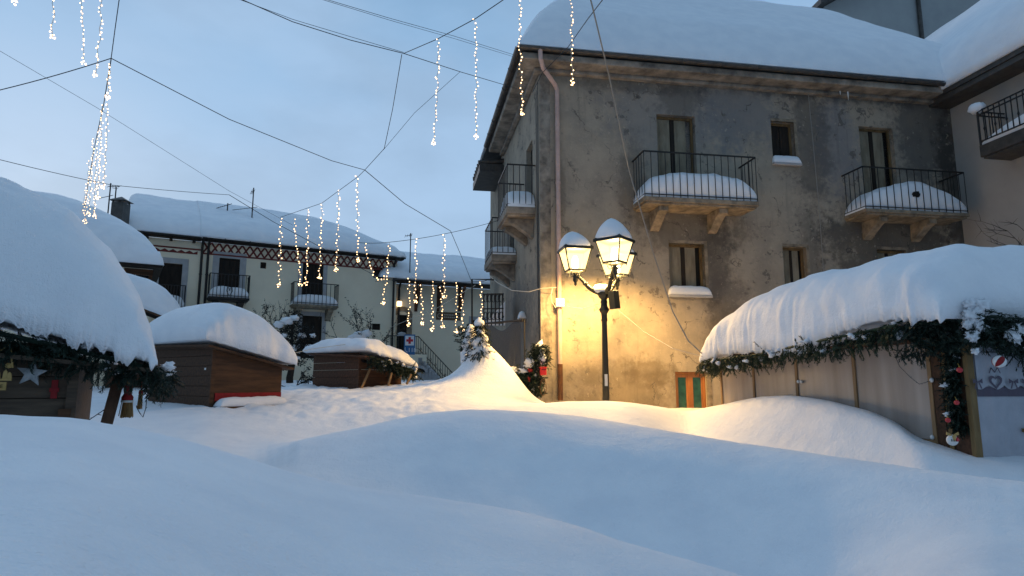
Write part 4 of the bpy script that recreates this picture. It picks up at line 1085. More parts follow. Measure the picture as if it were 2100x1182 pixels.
# ================================================================== triple street lamp
LP = W(1243, 822, 12.5); zl0 = gz(LP.x, LP.y) - 1.2
LB = Vector((LP.x, LP.y, 0))
zc = lambda v: hgt(v, 12.5)
LM = thing("street_lamp", "black cast iron street lamp with three lit lanterns under snow caps", "street lamp", (LP.x, LP.y, 0))
pm = MB(); zh_ = zc(604)
pm.lathe([(.105, zl0), (.10, zl0 + .5), (.072, zl0 + .8), (.070, zc(822)), (.052, zc(668)), (.052, zc(660)), (.066, zc(658)), (.058, zc(652)), (.060, zc(644)), (.085, zc(640)), (.105, zc(635)), (.07, zc(630)), (.062, zc(624)), (.072, zc(620)), (.055, zc(615)), (.10, zc(610)), (.14, zc(602)), (.12, zc(594)), (.05, zc(590))], n=20)
pm.build("post", M['lampiron'], LM, smooth=True)
stk = MB(); stk.box(-.028, .028, -.068, -.064, zc(792), zc(768)); stk.build("sticker", M['white'], LM)
cb = MB(); cb.obox((.17, -.20, zc(618)), (.15, .16, .36), Matrix.Rotation(R(40), 3, 'Z') @ Matrix.Rotation(R(-8), 3, 'Y')); cb.build("control_box", M['lampiron'], LM, bevel=.01)
hs = MB(); hs.blob((-.04, 0, zc(594)), .15, (1.15, 1.0, .75), .15, 2); hs.build("snow_cap", M['snow'], LM, smooth=True)
ZB0 = zc(557)      # bottom of the lantern glass
for k, ang in enumerate((186, 288, 48)):
    a = R(ang); d = Vector((math.cos(a), math.sin(a), 0)); rad = .57 if k == 0 else .50
    ZB = ZB0 + (0, .085, -.02)[k]; ar = MB(); z0 = zc(602); zt = ZB - .12
    pts = []
    for t in np.linspace(0, 1, 15):
        x = .08 + (rad - .08) * (t * 1.0 + .06 * math.sin(t * math.pi * 2)); z = z0 + (zt - z0) * (sstep(0.1, .95, t)) + .04 * math.sin(t * math.pi * 2.2)
        pts.append(d * x + Vector((0, 0, z)))
    ar.tube(pts, [.050 - .018 * t for t in np.linspace(0, 1, 15)], 10)
    for t in (4, 9): ar.blob(pts[t], .055, (1, 1, .8), .05, 1, 10, 7)
    c = d * rad
    ar.lathe([(.012, -.30), (.03, -.27), (.022, -.24), (.05, -.20), (.045, -.13), (.065, -.10), (.03, -.07), (.055, -.05)], (c.x, c.y, ZB), 12)
    for q in range(4):
        b = q * math.pi / 2 + math.pi / 4 + R(8); e = Vector((math.cos(b), math.sin(b), 0))
        ar.tube([c + e * .05 + Vector((0, 0, ZB - .10)), c + e * .12 + Vector((0, 0, ZB - .11)), c + e * .16 + Vector((0, 0, ZB - .05)), c + e * .14 + Vector((0, 0, ZB))], .008, 5)
    ar.build("bracket_arm", M['lampiron'], LM, smooth=True)
    # lantern head: tapered glass box in an iron cage, hipped roof, snow cap
    rot = R((10, 52, 30)[k]); hb, ht_, hh = .165, .268, .43
    def cn(r_, z): return [c + Vector((r_ * 1.414 * math.cos(rot + math.pi / 4 + q * math.pi / 2), r_ * 1.414 * math.sin(rot + math.pi / 4 + q * math.pi / 2), z)) for q in range(4)]
    B_, T_ = cn(hb, ZB), cn(ht_, ZB + hh)
    cg = MB()
    for q in range(4):
        cg.beam(B_[q], T_[q], .022, .022); cg.beam(B_[q], B_[(q + 1) % 4], .03, .03); cg.beam(T_[q], T_[(q + 1) % 4], .032, .04)
        cg.tube([B_[q], B_[q] + Vector((0, 0, -.05))], [.012, .004], 6)
    lan = cg.build("lantern", M['lampiron'], LM)
    gl = MB(); b2, t2 = cn(hb - .008, ZB + .012), cn(ht_ - .008, ZB + hh - .01)
    for q in range(4): gl.add([b2[q], b2[(q + 1) % 4], t2[(q + 1) % 4], t2[q]], [(0, 1, 2, 3)])
    gl.build("lantern_glass", M['pane'], lan)
    co = MB(); co.lathe([(.05, 0), (.07, .08), (.06, .2), (.03, .26)], (c.x, c.y, ZB + .04), 12); co.build("lamp_tube", M['core'], lan, smooth=True)
    rf_ = MB(); rT, rU = cn(ht_ + .03, ZB + hh + .02), cn(.10, ZB + hh + .20)
    rf_.add(rT + rU, [(0, 1, 5, 4), (1, 2, 6, 5), (2, 3, 7, 6), (3, 0, 4, 7), (4, 5, 6, 7)])
    rV = cn(ht_ + .03, ZB + hh - .03); rf_.add(rT + rV, [(0, 4, 5, 1), (1, 5, 6, 2), (2, 6, 7, 3), (3, 7, 4, 0)])
    rf_.lathe([(.03, 0), (.022, .08), (.03, .10), (.008, .17)], (c.x, c.y, ZB + hh + .20), 10)
    rf_.build("lantern_roof", M['lampiron'], lan)
    sn = MB(); rows = []
    for i in range(12):
        t = i / 11; z = ZB + hh + .028 + (.35 + .08 * (k == 1)) * t; ro = (ht_ + .03) * (max(0, 1 - t ** 2.1)) ** .72
        row = []
        for j in range(28):
            a_ = j * 2 * math.pi / 28; sq = 1 / max(abs(math.cos(a_)), abs(math.sin(a_))); sq = 1 + (sq - 1) * (1 - t) ** 1.3 * .8
            r_ = ro * sq * (1 + .05 * mnoise.noise((math.cos(a_) * 2 + k * 9, math.sin(a_) * 2, t * 3)))
            row.append(c + Vector((r_ * math.cos(a_ + rot) - .05 * t, r_ * math.sin(a_ + rot), z)))
        row.append(row[0]); rows.append(row)
    sn.grid(rows, True); sn.f.append(tuple(range(28))[::-1])
    sn.build("snow_cap", M['snow'], lan, smooth=True)
    # the lamp's own downward light
    ld = bpy.data.lights.new("lantern_light", 'SPOT'); ld.spot_size = R(168); ld.spot_blend = .75; ld.shadow_soft_size = .10; ld.energy = 2250; ld.color = (1.0, .60, .19)
    lo_ = bpy.data.objects.new("lantern_light", ld); COL.objects.link(lo_); lo_.parent = lan; lo_.location = c + Vector((0, 0, ZB + hh - .10))
    # a softer share sent sideways through the panes
    pd = bpy.data.lights.new("lantern_glow", 'POINT'); pd.energy = 18; pd.color = (1.0, .68, .30); pd.shadow_soft_size = .09
    po = bpy.data.objects.new("lantern_glow", pd); COL.objects.link(po); po.parent = lan; po.location = c + Vector((0, 0, ZB + .34))

LY = 15.5; LQ = W(1243, 822, LY); LM.location = (LQ.x, LQ.y, CAMZ * (1 - LY / 12.5)); LM.scale = (LY / 12.5,) * 3

# ================================================================== row houses across the square
BA = R(30); BP = W(467, 700, 30.0); BF = Frame(BP, BA)
zeB = BF.hit(467, 494, -.35)[1]
sB0, sB1 = BF.hit(413, 560)[0], BF.hit(812, 620)[0]
sA0 = BF.hit(225, 560)[0]
HB = thing("row_house", "cream house with a red lattice frieze and two snowy balconies", "house", BF.P, BA, "row houses across the square")
def hr(Fm, *q): return list(Fm.rect(*q))
oB = {'d1': hr(BF, 447, 490, 530, 622), 'd2': hr(BF, 619, 662, 539, 632), 'sq': hr(BF, 534, 546, 538, 551), 'w1': hr(BF, 766, 788, 548, 571), 'ld': hr(BF, 618, 659, 648, 735), 'w2': hr(BF, 763, 780, 664, 677)}
zb1 = BF.hit(467, 614)[1]; zb2 = BF.hit(643, 629)[1]
oB['d1'][2] = zb1; oB['d2'][2] = zb2
m_ = MB(); wall_holes(m_, sB0, sB1, 0, zeB - .1, [tuple(q) for q in oB.values()], rev=.2); m_.add([(sB1, 0, 0), (sB1, 7, 0), (sB1, 7, zeB - .1), (sB1, 0, zeB - .1)], [(0, 1, 2, 3)]); m_.build("wall", M['cream'], HB)
def surround(Fr, parent, q, wd=.2, top=True):
    s0, s1, z0, z1 = q; j = MB(); j.box(s0 - wd, s0, -.02, .03, z0, z1); j.box(s1, s1 + wd, -.02, .03, z0, z1)
    if top: j.box(s0 - wd, s1 + wd, -.02, .03, z1 + .001, z1 + wd)
    j.build("surround", M['surround'], parent)
for k in ('d1', 'd2', 'ld'): surround(BF, HB, oB[k], .28 if k == 'd1' else .2, k != 'd2')
for k in ('d1', 'd2', 'ld'): fill_opening(HB, *oB[k], .06, 'dark', "balcony_door" if k != 'ld' else "door")
for k in ('sq', 'w1', 'w2'): fill_opening(HB, *oB[k], .06, 'dark', "window")
for k, (s0u, s1u, zb_) in enumerate(((425, 509, zb1), (597, 690, zb2))):
    a_, b_ = BF.hit(s0u, 610, -.3)[0], BF.hit(s1u, 610, -.3)[0]
    balcony(HB, (a_, 0, zb_), 0, b_ - a_, .8, .10, 12, 1.08, [.35, b_ - a_ - .35], M['iron'] if k == 0 else M['stone'], .52, ornate=(k == 0), barr=.014)
fr = MB(); z0f, z1f = zeB - .62, zeB - .10
n = int((sB1 - sB0) / .34); st_ = (sB1 - sB0) / n
for k in range(n):
    for sg in (-1, 1):
        a = (sB0 + k * st_, -.012 - .004 * (sg > 0), z0f if sg > 0 else z1f); b = (sB0 + (k + 1) * st_, a[1], z1f if sg > 0 else z0f); fr.beam(a, b, .012, .085, up=(0, 1, 0)) if False else fr.add([(a[0] - .05, a[1], a[2]), (a[0] + .05, a[1], a[2]), (b[0] + .05, b[1], b[2]), (b[0] - .05, b[1], b[2])], [(0, 1, 2, 3)])
fr.box(sB0, sB1, -.03, -.001, z0f - .07, z0f); fr.build("lattice_frieze", M['redfrieze'], HB)
ev = MB(); ev.box(sB0 - .1, sB1 + .25, -.45, -.002, zeB - .09, zeB); ev.build("eave", M['darkwood'], HB)
half_gutter((sB0 - .1, -.50, zeB + .02), (sB1 + .3, -.50, zeB + .02), .075).build("gutter", M['iron'], HB)
def pipe(parent, s, z0, z1, r=.055, y=-.08, m=None):
    p_ = MB(); p_.tube([(s, -.46, z1), (s, y, z1 - .35), (s, y, z0)], r, 8)
    for q in np.arange(z0 + .8, z1 - .5, 1.7): p_.tube([(s, y, q), (s, y, q + .05)], r + .014, 8)
    return p_.build("downpipe", m or M['iron'], parent)
pipe(HB, BF.hit(424, 560)[0], 3, zeB); pipe(HB, BF.hit(806, 600)[0], 2, zeB)
def roofsnow(parent, s0, s1, yb, ze, slope, T, hipl=None, hipr=None, cap=9, ov=.5, seed=0, k=2.2, nx=60, ny=34, und=.10, el=True, er=True):
    def top(x, y):
        L_ = [slope * (y + ov), cap]
        if hipl: L_.append(hipl * (x - s0) + .05)
        if hipr: L_.append(hipr * (s1 - x) + .05)
        q = -math.log(sum(math.exp(-k * v_) for v_ in L_)) / k
        e_ = min(rnd(y + ov, T), rnd(x - s0, T) if el else 1, rnd(s1 - x, T) if er else 1)
        return ze + .03 + max(0, q + .25 * min(1, y + ov)) + T * e_ * .8 + und * nz(x * .45 + seed, y * .45, seed) * min(1, y + ov) + .02 * nz(x * 2, y * 2, seed)
    def bot(x, y): return ze - .02 + max(0, min(slope * (y + ov), cap - .3) - .0) * (.96 if y + ov > .05 else 0) * (1 if not (hipl or hipr) else .55)
    mb = MB(); slab(mb, edge_space(s0, s1, nx, .6), edge_space(-ov, yb, ny, .75), top, bot); return mb.build("roof_snow", M['snow'], parent, smooth=True)
roofsnow(HB, sB0 - .2, sB1 + .35, 8.5, zeB + .07, .50, .45, cap=2.75, hipr=.75, seed=3, ov=.52, el=False)
# left neighbour with the scalloped frieze
HA = thing("row_house", "cream house with a red scalloped frieze, between the low gabled house and the lattice-fronted house", "house", BF.P, BA, "row houses across the square")
zeA = BF.hit(360, 484, -.35)[1]
dA = hr(BF, 324, 371, 540, 640)
m_ = MB(); wall_holes(m_, sA0, sB0 - .01, 0, zeA - .1, [tuple(dA)], rev=.2); m_.build("wall", M['cream'], HA)
surround(BF, HA, dA, .25); fill_opening(HA, *dA, .06, 'dark', "balcony_door")
a_, b_ = BF.hit(318, 600, -.3)[0], BF.hit(380, 610, -.3)[0]
balcony(HA, (a_, 0, BF.hit(350, 636)[1]), 0, b_ - a_, .8, .10, 11, 1.05, [.4], M['iron'], .6, ornate=True, barr=.014)
fr = MB(); z0f = zeA - .72; x = sA0
while x < sB0 - .3:
    tri = [(x + .06, z0f + .14), (x + .17, z0f + .05), (x + .28, z0f + .14)]
    fr.add([(x, -.012, z0f), (x + .34, -.012, z0f), (x + .34, -.012, z0f + .16), (x + .17, -.012, z0f + .06), (x, -.012, z0f + .16)], [(0, 1, 2, 3, 4)]); x += .34
fr.box(sA0, sB0 - .06, -.025, -.001, z0f + .20, z0f + .27); fr.build("scalloped_frieze", M['redfrieze'], HA)
ev = MB(); ev.box(sA0, sB0 - .12, -.45, -.002, zeA - .09, zeA)
for x in np.arange(sA0 + .3, sB0 - .4, .95): ev.box(x, x + .12, -.42, -.003, zeA - .20, zeA - .091)
ev.build("eave", M['darkwood'], HA); half_gutter((sA0, -.5, zeA + .02), (sB0 - .12, -.5, zeA + .02), .075).build("gutter", M['iron'], HA)
pipe(HA, BF.hit(411, 560)[0], 3, zeA)
roofsnow(HA, BF.hit(250, 480)[0], sB0 + .1, 8.5, zeA + .05, .50, .45, cap=2.75, seed=3, ov=.52, er=False)
# chimney and aerials on those roofs
def roofpt(u, v, Y): return W(u, v, Y)
ch = thing("chimney", "dark chimney with hooded cap behind the low house's snowy roof", "chimney", W(248, 424, 27))
q = MB(); q.box(-.26, .26, -.26, .26, -1.6, .12); q.build("stack", M['gutter'], ch); q = MB(); q.add([(-.36, -.36, .22), (.36, -.36, .22), (.36, .36, .22), (-.36, .36, .22), (0, 0, .45)], [(0, 1, 4), (1, 2, 4), (2, 3, 4), (3, 0, 4), (3, 2, 1, 0)])
for sx in (-.22, .22):
    for sy in (-.22, .22): q.box(sx - .03, sx + .03, sy - .03, sy + .03, .121, .221)
q.build("hood", M['gutter'], ch)
def aerial(u, v0, v1, Y, label, arms):
    t = thing("tv_aerial", label, "aerial", W(u, v1, Y), 0, "rooftop aerials"); h_ = (v1 - v0) / FPX * Y
    q = MB(); q.tube([(0, 0, -2.0), (0, 0, h_)], .03, 6); q.build("mast", M['iron'], t)
    for (z, l, dz, nn, el) in arms:
        q = MB(); z *= h_; q.tube([(-l, 0, z - dz), (l * .25, 0, z + dz * .25)], .016, 5)
        for k in range(nn): x = -l + l * 1.2 * k / max(1, nn - 1); zz = z - dz + dz * 1.25 * k / max(1, nn - 1); q.tube([(x, -.12, zz - el), (x, .12, zz + el)], .011, 4)
        q.build("dipole_boom", M['iron'], t)
aerial(223, 373, 420, 30, "tall thin aerial beside the dark chimney", [(.85, -.45, 0, 5, .08), (.4, .5, .12, 6, .05)])
aerial(235, 382, 420, 31, "bare aerial mast right beside the chimney", [(.95, .12, 0, 2, .03)])
aerial(466, 416, 436, 32, "low aerial tilted left on the row house roof", [(.8, .75, .22, 9, .07)])
aerial(517, 382, 440, 32, "tallest aerial mast on the row house roof with a long low boom", [(.85, .12, .0, 4, .16), (.25, 1.0, .12, 8, .04)])
aerial(842, 478, 492, 34, "small aerial above the bracketed house's roof", [(.7, .3, .05, 4, .1)])
# house with the bracketed eave
PC_ = BF.P + BF.dx * (sB1 + .02) + BF.dy * .5; CA = R(24.5); CF = Frame(PC_, CA)
HC = thing("row_house", "lower cream house with dark eave brackets, plaque and outside stair", "house", CF.P, CA, "row houses across the square")
zeC = CF.hit(905, 579, -.9)[1]; sC1 = CF.hit(1015, 620)[0] + 3.0
oC = {'arch': hr(CF, 815, 834, 646, 735), 'win': hr(CF, 968, 996, 657, 700)}
m_ = MB(); wall_holes(m_, -.3, sC1, 0, zeC - .1, [tuple(q) for q in oC.values()], rev=.25); m_.build("wall", M['cream'], HC)
fill_opening(HC, *oC['arch'], .08, 'dark', "door"); fill_opening(HC, *oC['win'], .08, 'dark', "window")
surround(CF, HC, oC['win'], .2); q = MB(); s0, s1, z0, z1 = oC['arch']
q.box(s1, s1 + .28, -.03, .04, z0, z1 + .05); ar_ = [((s0 + s1) / 2 + (s1 - s0 + .1) * .5 * math.cos(t), z1 - .02 + .22 * math.sin(t)) for t in np.linspace(0, math.pi, 10)]; ar2 = [((s0 + s1) / 2 + ((s1 - s0) * .5 + .3) * math.cos(t), z1 + .0 + .46 * math.sin(t)) for t in np.linspace(math.pi, 0, 10)]
q.prism(ar_ + ar2, -.03, .03); q.build("door_surround", M['stone'], HC)
ev = MB(); ev.box(-.2, sC1, -1.0, -.002, zeC - .07, zeC); ev.build("eave", M['darkwood'], HC); half_gutter((-.2, -1.04, zeC + .02), (sC1, -1.04, zeC + .02), .07).build("gutter", M['iron'], HC)
for u in (856, 902, 946):
    s_ = CF.hit(u, 610, -.3)[0]; zl = CF.hit(u, 634, 0)[1]; q = MB(); q.beam((s_, -.05, zl), (s_, -.92, zeC - .09), .16, .12, up=(1, 0, 0)); q.box(s_ - .08, s_ + .08, -.08, -.003, zl - .15, zeC - .075); q.build("eave_bracket", M['rust'], HC)
pipe(HC, CF.hit(815, 640)[0] + .05, 2, zeC, .06)
roofsnow(HC, -1.0, sC1 + .3, 8, zeC + .06, .42, .42, cap=2.35, seed=12, ov=1.05, hipl=2.0)
s0 = CF.hit(894, 648)[0]; s1 = CF.hit(944, 652)[0]; z0 = CF.hit(920, 657)[1]; z1 = CF.hit(920, 641)[1]
pq = MB(); pq.box(s0, s1, -.05, -.01, z0, z1); plq = pq.build("plaque", M['plaque'], HC, bevel=.01)
em = MB(); em.tube([(s0 + .2 + .12 * math.cos(t), -.056, (z0 + z1) / 2 + .12 * math.sin(t)) for t in np.linspace(0, 2 * math.pi, 17)], .02, 5); em.build("emblem", M['plaquetext'], plq)
for zz in ((z0 + z1) / 2 + .04, (z0 + z1) / 2 - .10):
    em = MB(); x = s0 + .45
    rg = random.Random(int(zz * 100))
    while x < s1 - .12:
        w_ = rg.uniform(.06, .12); em.box(x, x + w_, -.055, -.0505, zz, zz + .07); x += w_ + .03
    em.build("worn_lettering", M['plaquetext'], plq)
wl = thing("wall_lamp", "small square wall lamp lit beside the arched door", "wall lamp", CF.P + CF.dx * CF.hit(819, 623, -.25)[0] + CF.dy * -.25 + Vector((0, 0, CF.hit(819, 623, -.25)[1])), CA)
q = MB(); q.box(-.12, .12, -.12, .12, -.15, .13); q.build("glass", M['walllamp'], wl, bevel=.03); q = MB(); q.box(-.135, .135, -.135, .135, .135, .16); q.box(-.03, .03, .12, .26, -.02, .04); q.build("bracket", M['iron'], wl)
# outside stair with railing
SS = thing("outside_stair", "white stone stair with black diamond railing descending in front of the bracketed house", "staircase", CF.P, CA)
sa = CF.hit(858, 720, -1.3)[0]; sb_ = CF.hit(938, 775, -1.3)[0]; zt0 = CF.hit(858, 727, -1.3)[1]; zb0 = CF.hit(934, 812, -1.3)[1]
nst = 12; q = MB()
for k in range(nst):
    q.box(sa + (sb_ - sa) * k / nst, sa + (sb_ - sa) * (k + 1) / nst + .04, -1.3, -.01, 1.0, zt0 + (zb0 - zt0) * (k + 1) / nst)
q.build("steps", M['surround'], SS)
q = MB(); wall_holes(q, -1.1, sa - .002, 1.0, zt0, [(CF.hit(842, 770, -1.3)[0], CF.hit(874, 770, -1.3)[0], 1.01, CF.hit(858, 764, -1.3)[1])], y=-1.3, rev=.5); q.add([(-1.1, -1.3, zt0), (sa, -1.3, zt0), (sa, 0, zt0), (-1.1, 0, zt0)], [(0, 1, 2, 3)]); q.build("landing", M['cream'], SS)
c0, c1 = CF.hit(842, 770, -1.3)[0], CF.hit(874, 770, -1.3)[0]; q = MB(); zz = CF.hit(858, 764, -1.3)[1]
q.prism([((c0 + c1) / 2 + (c1 - c0) * .42 * math.cos(t), zz + .0 + .22 * math.sin(t)) for t in np.linspace(0, math.pi, 12)] + [((c0 + c1) / 2 + (c1 - c0) * .58 * math.cos(t), zz + .38 * math.sin(t)) for t in np.linspace(math.pi, 0, 12)], -1.36, -1.302); q.build("cellar_arch", M['surround'], SS)
q = MB(); q.prism([((c0 + c1) / 2 + (c1 - c0) * .45 * math.cos(t), zz + .0 + .24 * math.sin(t)) for t in np.linspace(0, math.pi, 12)], -1.31, -1.303); q.build("cellar_opening", M['void'], SS)
q = MB(); rh = .95
def P_(t): return Vector((sa + (sb_ - sa) * t, -1.26, zt0 + (zb0 - zt0) * t))
q.tube([(-.6, -1.26, zt0 + rh), P_(0) + Vector((0, 0, rh)), P_(1) + Vector((0, 0, rh))], .024, 6); q.tube([(-.6, -1.26, zt0 + .32), P_(0) + Vector((0, 0, .32)), P_(1) + Vector((0, 0, .32))], .014, 5); q.tube([(-.6, -1.26, zt0 + .06), P_(0) + Vector((0, 0, .06)), P_(1) + Vector((0, 0, .06))], .014, 5)
for k in range(17):
    p_ = P_(k / 16); q.tube([p_, p_ + Vector((0, 0, rh))], .015, 5)
    if k % 2 == 1 and k < 16:
        for sg in (-1, 1): q.tube([p_ + Vector((0, -.02, .06)), p_ + Vector((sg * .13, -.02, .19 - sg * .1)), p_ + Vector((0, -.02, .32)), p_ + Vector((sg * .06, -.02, .42)), p_ + Vector((0, -.02, .5))], .012, 4)
for x in np.arange(-.6, sa, .2): q.tube([(x, -1.26, zt0), (x, -1.26, zt0 + rh)], .015, 5)
q.build("railing", M['iron'], SS)
for k in range(2, nst): heap("snow_heap", SS, sa + (sb_ - sa) * k / nst + .05, sa + (sb_ - sa) * (k + 1) / nst + .03, -1.22, -.05, zt0 + (zb0 - zt0) * (k + 1) / nst + .003, .16, k, nx=6, ny=8)
# red cross emergency sign
SG = thing("emergency_sign", "blue and white sign with a red cross, a telephone and 118", "sign", W(840, 707, 29.0), R(6))
q = MB(); q.box(-.25, .25, -.03, .03, -.46, .46); q.build("board", M['blue'], SG, bevel=.01)
q = MB(); q.box(-.20, .20, -.036, -.0305, -.04, .40); q.build("white_panel", M['signwhite'], SG)
q = MB(); q.box(-.055, .055, -.042, -.0365, .03, .34); q.box(-.155, -.0555, -.042, -.0365, .13, .24); q.box(.0555, .155, -.042, -.0365, .13, .24); q.build("red_cross", M['signred'], SG)
q = MB(); q.tube([(-.19, -.036, -.14), (-.20, -.036, -.20), (-.175, -.036, -.27), (-.13, -.036, -.33), (-.09, -.036, -.335)], [.022, .012, .012, .012, .022], 6); q.build("telephone_symbol", M['signwhite'], SG)
lettering("118", .26, (-.075, -.0375, -.34), SG, M['signwhite'], .004)
q = MB(); q.beam((-.6, .05, .42), (-.24, .0, .42), .035, .035); q.blob((-.36, 0, .49), .12, (1.5, .8, .7), .3, 4); q.build("wall_bracket", M['surround'], SG)

# ================================================================== low house at the far left and its shed
LA = R(32); LPt = W(314, 560, 21.0); LF = Frame(LPt, LA); zeL = LF.hit(280, 541, -.4)[1]
HL = thing("low_house", "low house with a brown wooden window band under a swelling snow roof", "house", LF.P, LA)
boxpart("wall", M['cream'], HL, -9, 0, .0, 6, .5, zeL - .85)
boxpart("upper_wall", M['cream'], HL, -9, -.85, .02, 5.9, zeL - .849, zeL - .1)
q = MB(); q.box(-.12, -.02, -.01, .06, zeL - .85, zeL - .1); q.box(-.84, .0, -.02, .05, zeL - .30, zeL - .101); q.box(-.84, -.76, -.01, .05, zeL - .85, zeL - .301); q.build("window_frame", M['wood2'], HL)
boxpart("window", M['void'], HL, -.83, -.02, .06, .08, zeL - .85, zeL - .3)
q = MB(); q.beam((-.55, .03, zeL - .85), (-.5, .03, zeL - .3), .03, .03); q.build("glazing_bar", M['surround'], HL)
boxpart("eave", M['darkwood'], HL, -9, .25, -.5, -.002, zeL - .09, zeL)
boxpart("eave_end", M['darkwood'], HL, .005, .25, .0, 5.8, zeL - .09, zeL)
roofsnow(HL, -9.5, .28, 7, zeL + .01, .58, .75, cap=2.5, hipr=1.05, seed=17, ov=.55, k=1.7, nx=70)
SF0 = Frame(W(350, 655, 17.5), R(14))
SHD = thing("shed", "small open shed with a brown plank roof under a smooth snow hump", "shed", SF0.P, R(14)); zs = W(350, 655, 17.5).z
SF = Frame(W(350, 655, 17.5), R(14))
q = MB(); q.add([(-2.2, 0, zs + .85), (.02, 0, zs), (.02, 2.2, zs), (-2.2, 2.2, zs + .85), (-2.2, 0, zs + .79), (.02, 0, zs - .06), (.02, 2.2, zs - .06), (-2.2, 2.2, zs + .79)], [(0, 1, 2, 3), (4, 7, 6, 5), (0, 4, 5, 1), (1, 5, 6, 2), (2, 6, 7, 3), (3, 7, 4, 0)]); q.build("roof", M['wood3'], SHD)
dome("roof_snow", SHD, [-x for x in np.linspace(-.02, 2.3, 40)], lambda x: zs + .03 + float(np.interp(-x, [-.02, .1, .3, .6, .9, 1.3, 2.3], [.06, .35, .72, 1.05, 1.22, 1.32, 1.5])), lambda x: zs + .01 - .385 * x, 1.1, 1.1, p=.7, seed=41)
for x in (-2.1, -.12):
    boxpart("post", M['wood3'], SHD, x - .05, x + .05, .1, .2, .8, zs - .06 - .38 * x if False else zs + (-x) * .38 - .10)
boxpart("back_wall", M['wood3'], SHD, -2.1, -.1, 1.9, 1.95, .8, zs - .1)
for k, t in enumerate((.5, 1.1, 1.7)):
    q = MB(); q.add([(-2.2, t, zs + .788), (0, t, zs - .062), (0, t + .09, zs - .062), (-2.2, t + .09, zs + .788), (-2.2, t, zs + .69), (0, t, zs - .16), (0, t + .09, zs - .16), (-2.2, t + .09, zs + .69)], [(0, 1, 2, 3), (4, 7, 6, 5), (0, 4, 5, 1), (1, 5, 6, 2), (2, 6, 7, 3), (3, 7, 4, 0)]); q.build("rafter", M['darkwood'], SHD)

# ================================================================== neighbour house, right edge
RP = HF.P + HF.dx * (SE - .02); RF = Frame(RP, ANG)
HR = thing("neighbour_house", "smooth grey house at the right edge with a dark eave and a baluster balcony", "house", RF.P, ANG)
zeR = RF.hitx(1936, 205, -.75)[1]
print("right eave", zeR)
boxpart("wall", M['rightwall'], HR, 0, 5, -9, -.01, -.5, zeR + .05)
boxpart("back_wall", M['rightwall'], HR, 0.05, 5, 0, 8, ZE - 1.5, zeR + 1.0)
q = MB(); q.box(-.75, -.002, -9, .25, zeR, zeR + .16); q.box(-.80, -.70, -9, .25, zeR + .161, zeR + .30); q.build("eave", M['gutter'], HR)
def rtop(x, y):
    T = .95 * rnd(x + .85, .8)
    return zeR + .3 + .85 * (x + .85) + T + .25 * sstep(-4, 2, -y) + .08 * nz(x * .6, y * .6, 8)
q = MB(); slab(q, edge_space(-.86, 5, 30, .6), edge_space(-9, 7.5, 40, .3), rtop, lambda x, y: zeR + .305 + .3 * max(0, x + .8)); q.build("roof_snow", M['snow'], HR, smooth=True)
yb_, zrb = RF.hitx(2008, 300, -.95)
print("right balcony", yb_, zrb)
rbal = balcony(HR, (0, yb_, zrb), R(-90), 3.2, .95, .34, 2, .9, [], M['gutter'], .5, snowlean=.6, sides=1)
for o_ in list(rbal.children):
    if o_.name.startswith("railing"): bpy.data.objects.remove(o_)
q = MB()
for zz in (.12, 1.02, .90): q.beam((.03, -.92, zz), (3.17, -.92, zz), .04, .03); q.beam((.03, -.92, zz), (.03, -.02, zz), .04, .03)
for x in list(np.arange(.03, 3.2, .17)):
    q.tube([(x, -.92, .0 if x < .1 else .10), (x, -.92, 1.02)], .016 if x > .1 else .03, 6)
    if int(round(x / .17)) % 2 == 1: q.lathe([(.016, -.06), (.032, 0), (.016, .06)], (x, -.92, .45), 6)
for y in (-.68, -.45, -.22): q.tube([(.03, y, .12), (.03, y, 1.02)], .016, 6)
q.build("railing", M['iron'], rbal)
q = MB(); q.blob((.02, -.9, 1.13), .18, (1.3, 1.0, .8), .3, 6); q.build("snow_clump", M['snow'], rbal, smooth=True)
# bare twigs that reach in from the right edge
def twigs(name, label, base, dirs, L_, r0, cat="bush", seed=0, n=4):
    rg = random.Random(seed); mb = MB()
    def grow(p_, d, l, r_, lev):
        pts = [p_]; d = d.normalized()
        for k in range(4):
            d = (d + Vector((rg.gauss(0, .13), rg.gauss(0, .13), rg.gauss(.03, .1)))).normalized(); pts.append(pts[-1] + d * l / 4)
        mb.tube(pts, [r_ * (1 - .18 * k) for k in range(5)], 4)
        if lev > 0:
            for k in range(n):
                q_ = pts[rg.randint(1, 4)]; grow(q_, d + Vector((rg.gauss(0, .6), rg.gauss(0, .6), rg.gauss(.1, .5))), l * rg.uniform(.4, .65), r_ * .55, lev - 1)
    for d in dirs: grow(Vector(base), Vector(d), L_, r0, 2)
    return mb
tw = twigs("", "", W(2135, 530, 11), [(-.55, 0, .5), (-.7, .1, .25), (-.25, 0, .8)], .7, .012, seed=3, n=3)
t_ = thing("bare_shrub", "bare twigs reaching in front of the grey house at the right edge", "shrub"); tw.build("branches", M['bark'], t_)
q = MB(); q.tube([W(2135, 530, 11), W(2140, 700, 11), W(2140, 900, 11)], .03, 6); q.build("stem", M['bark'], t_)
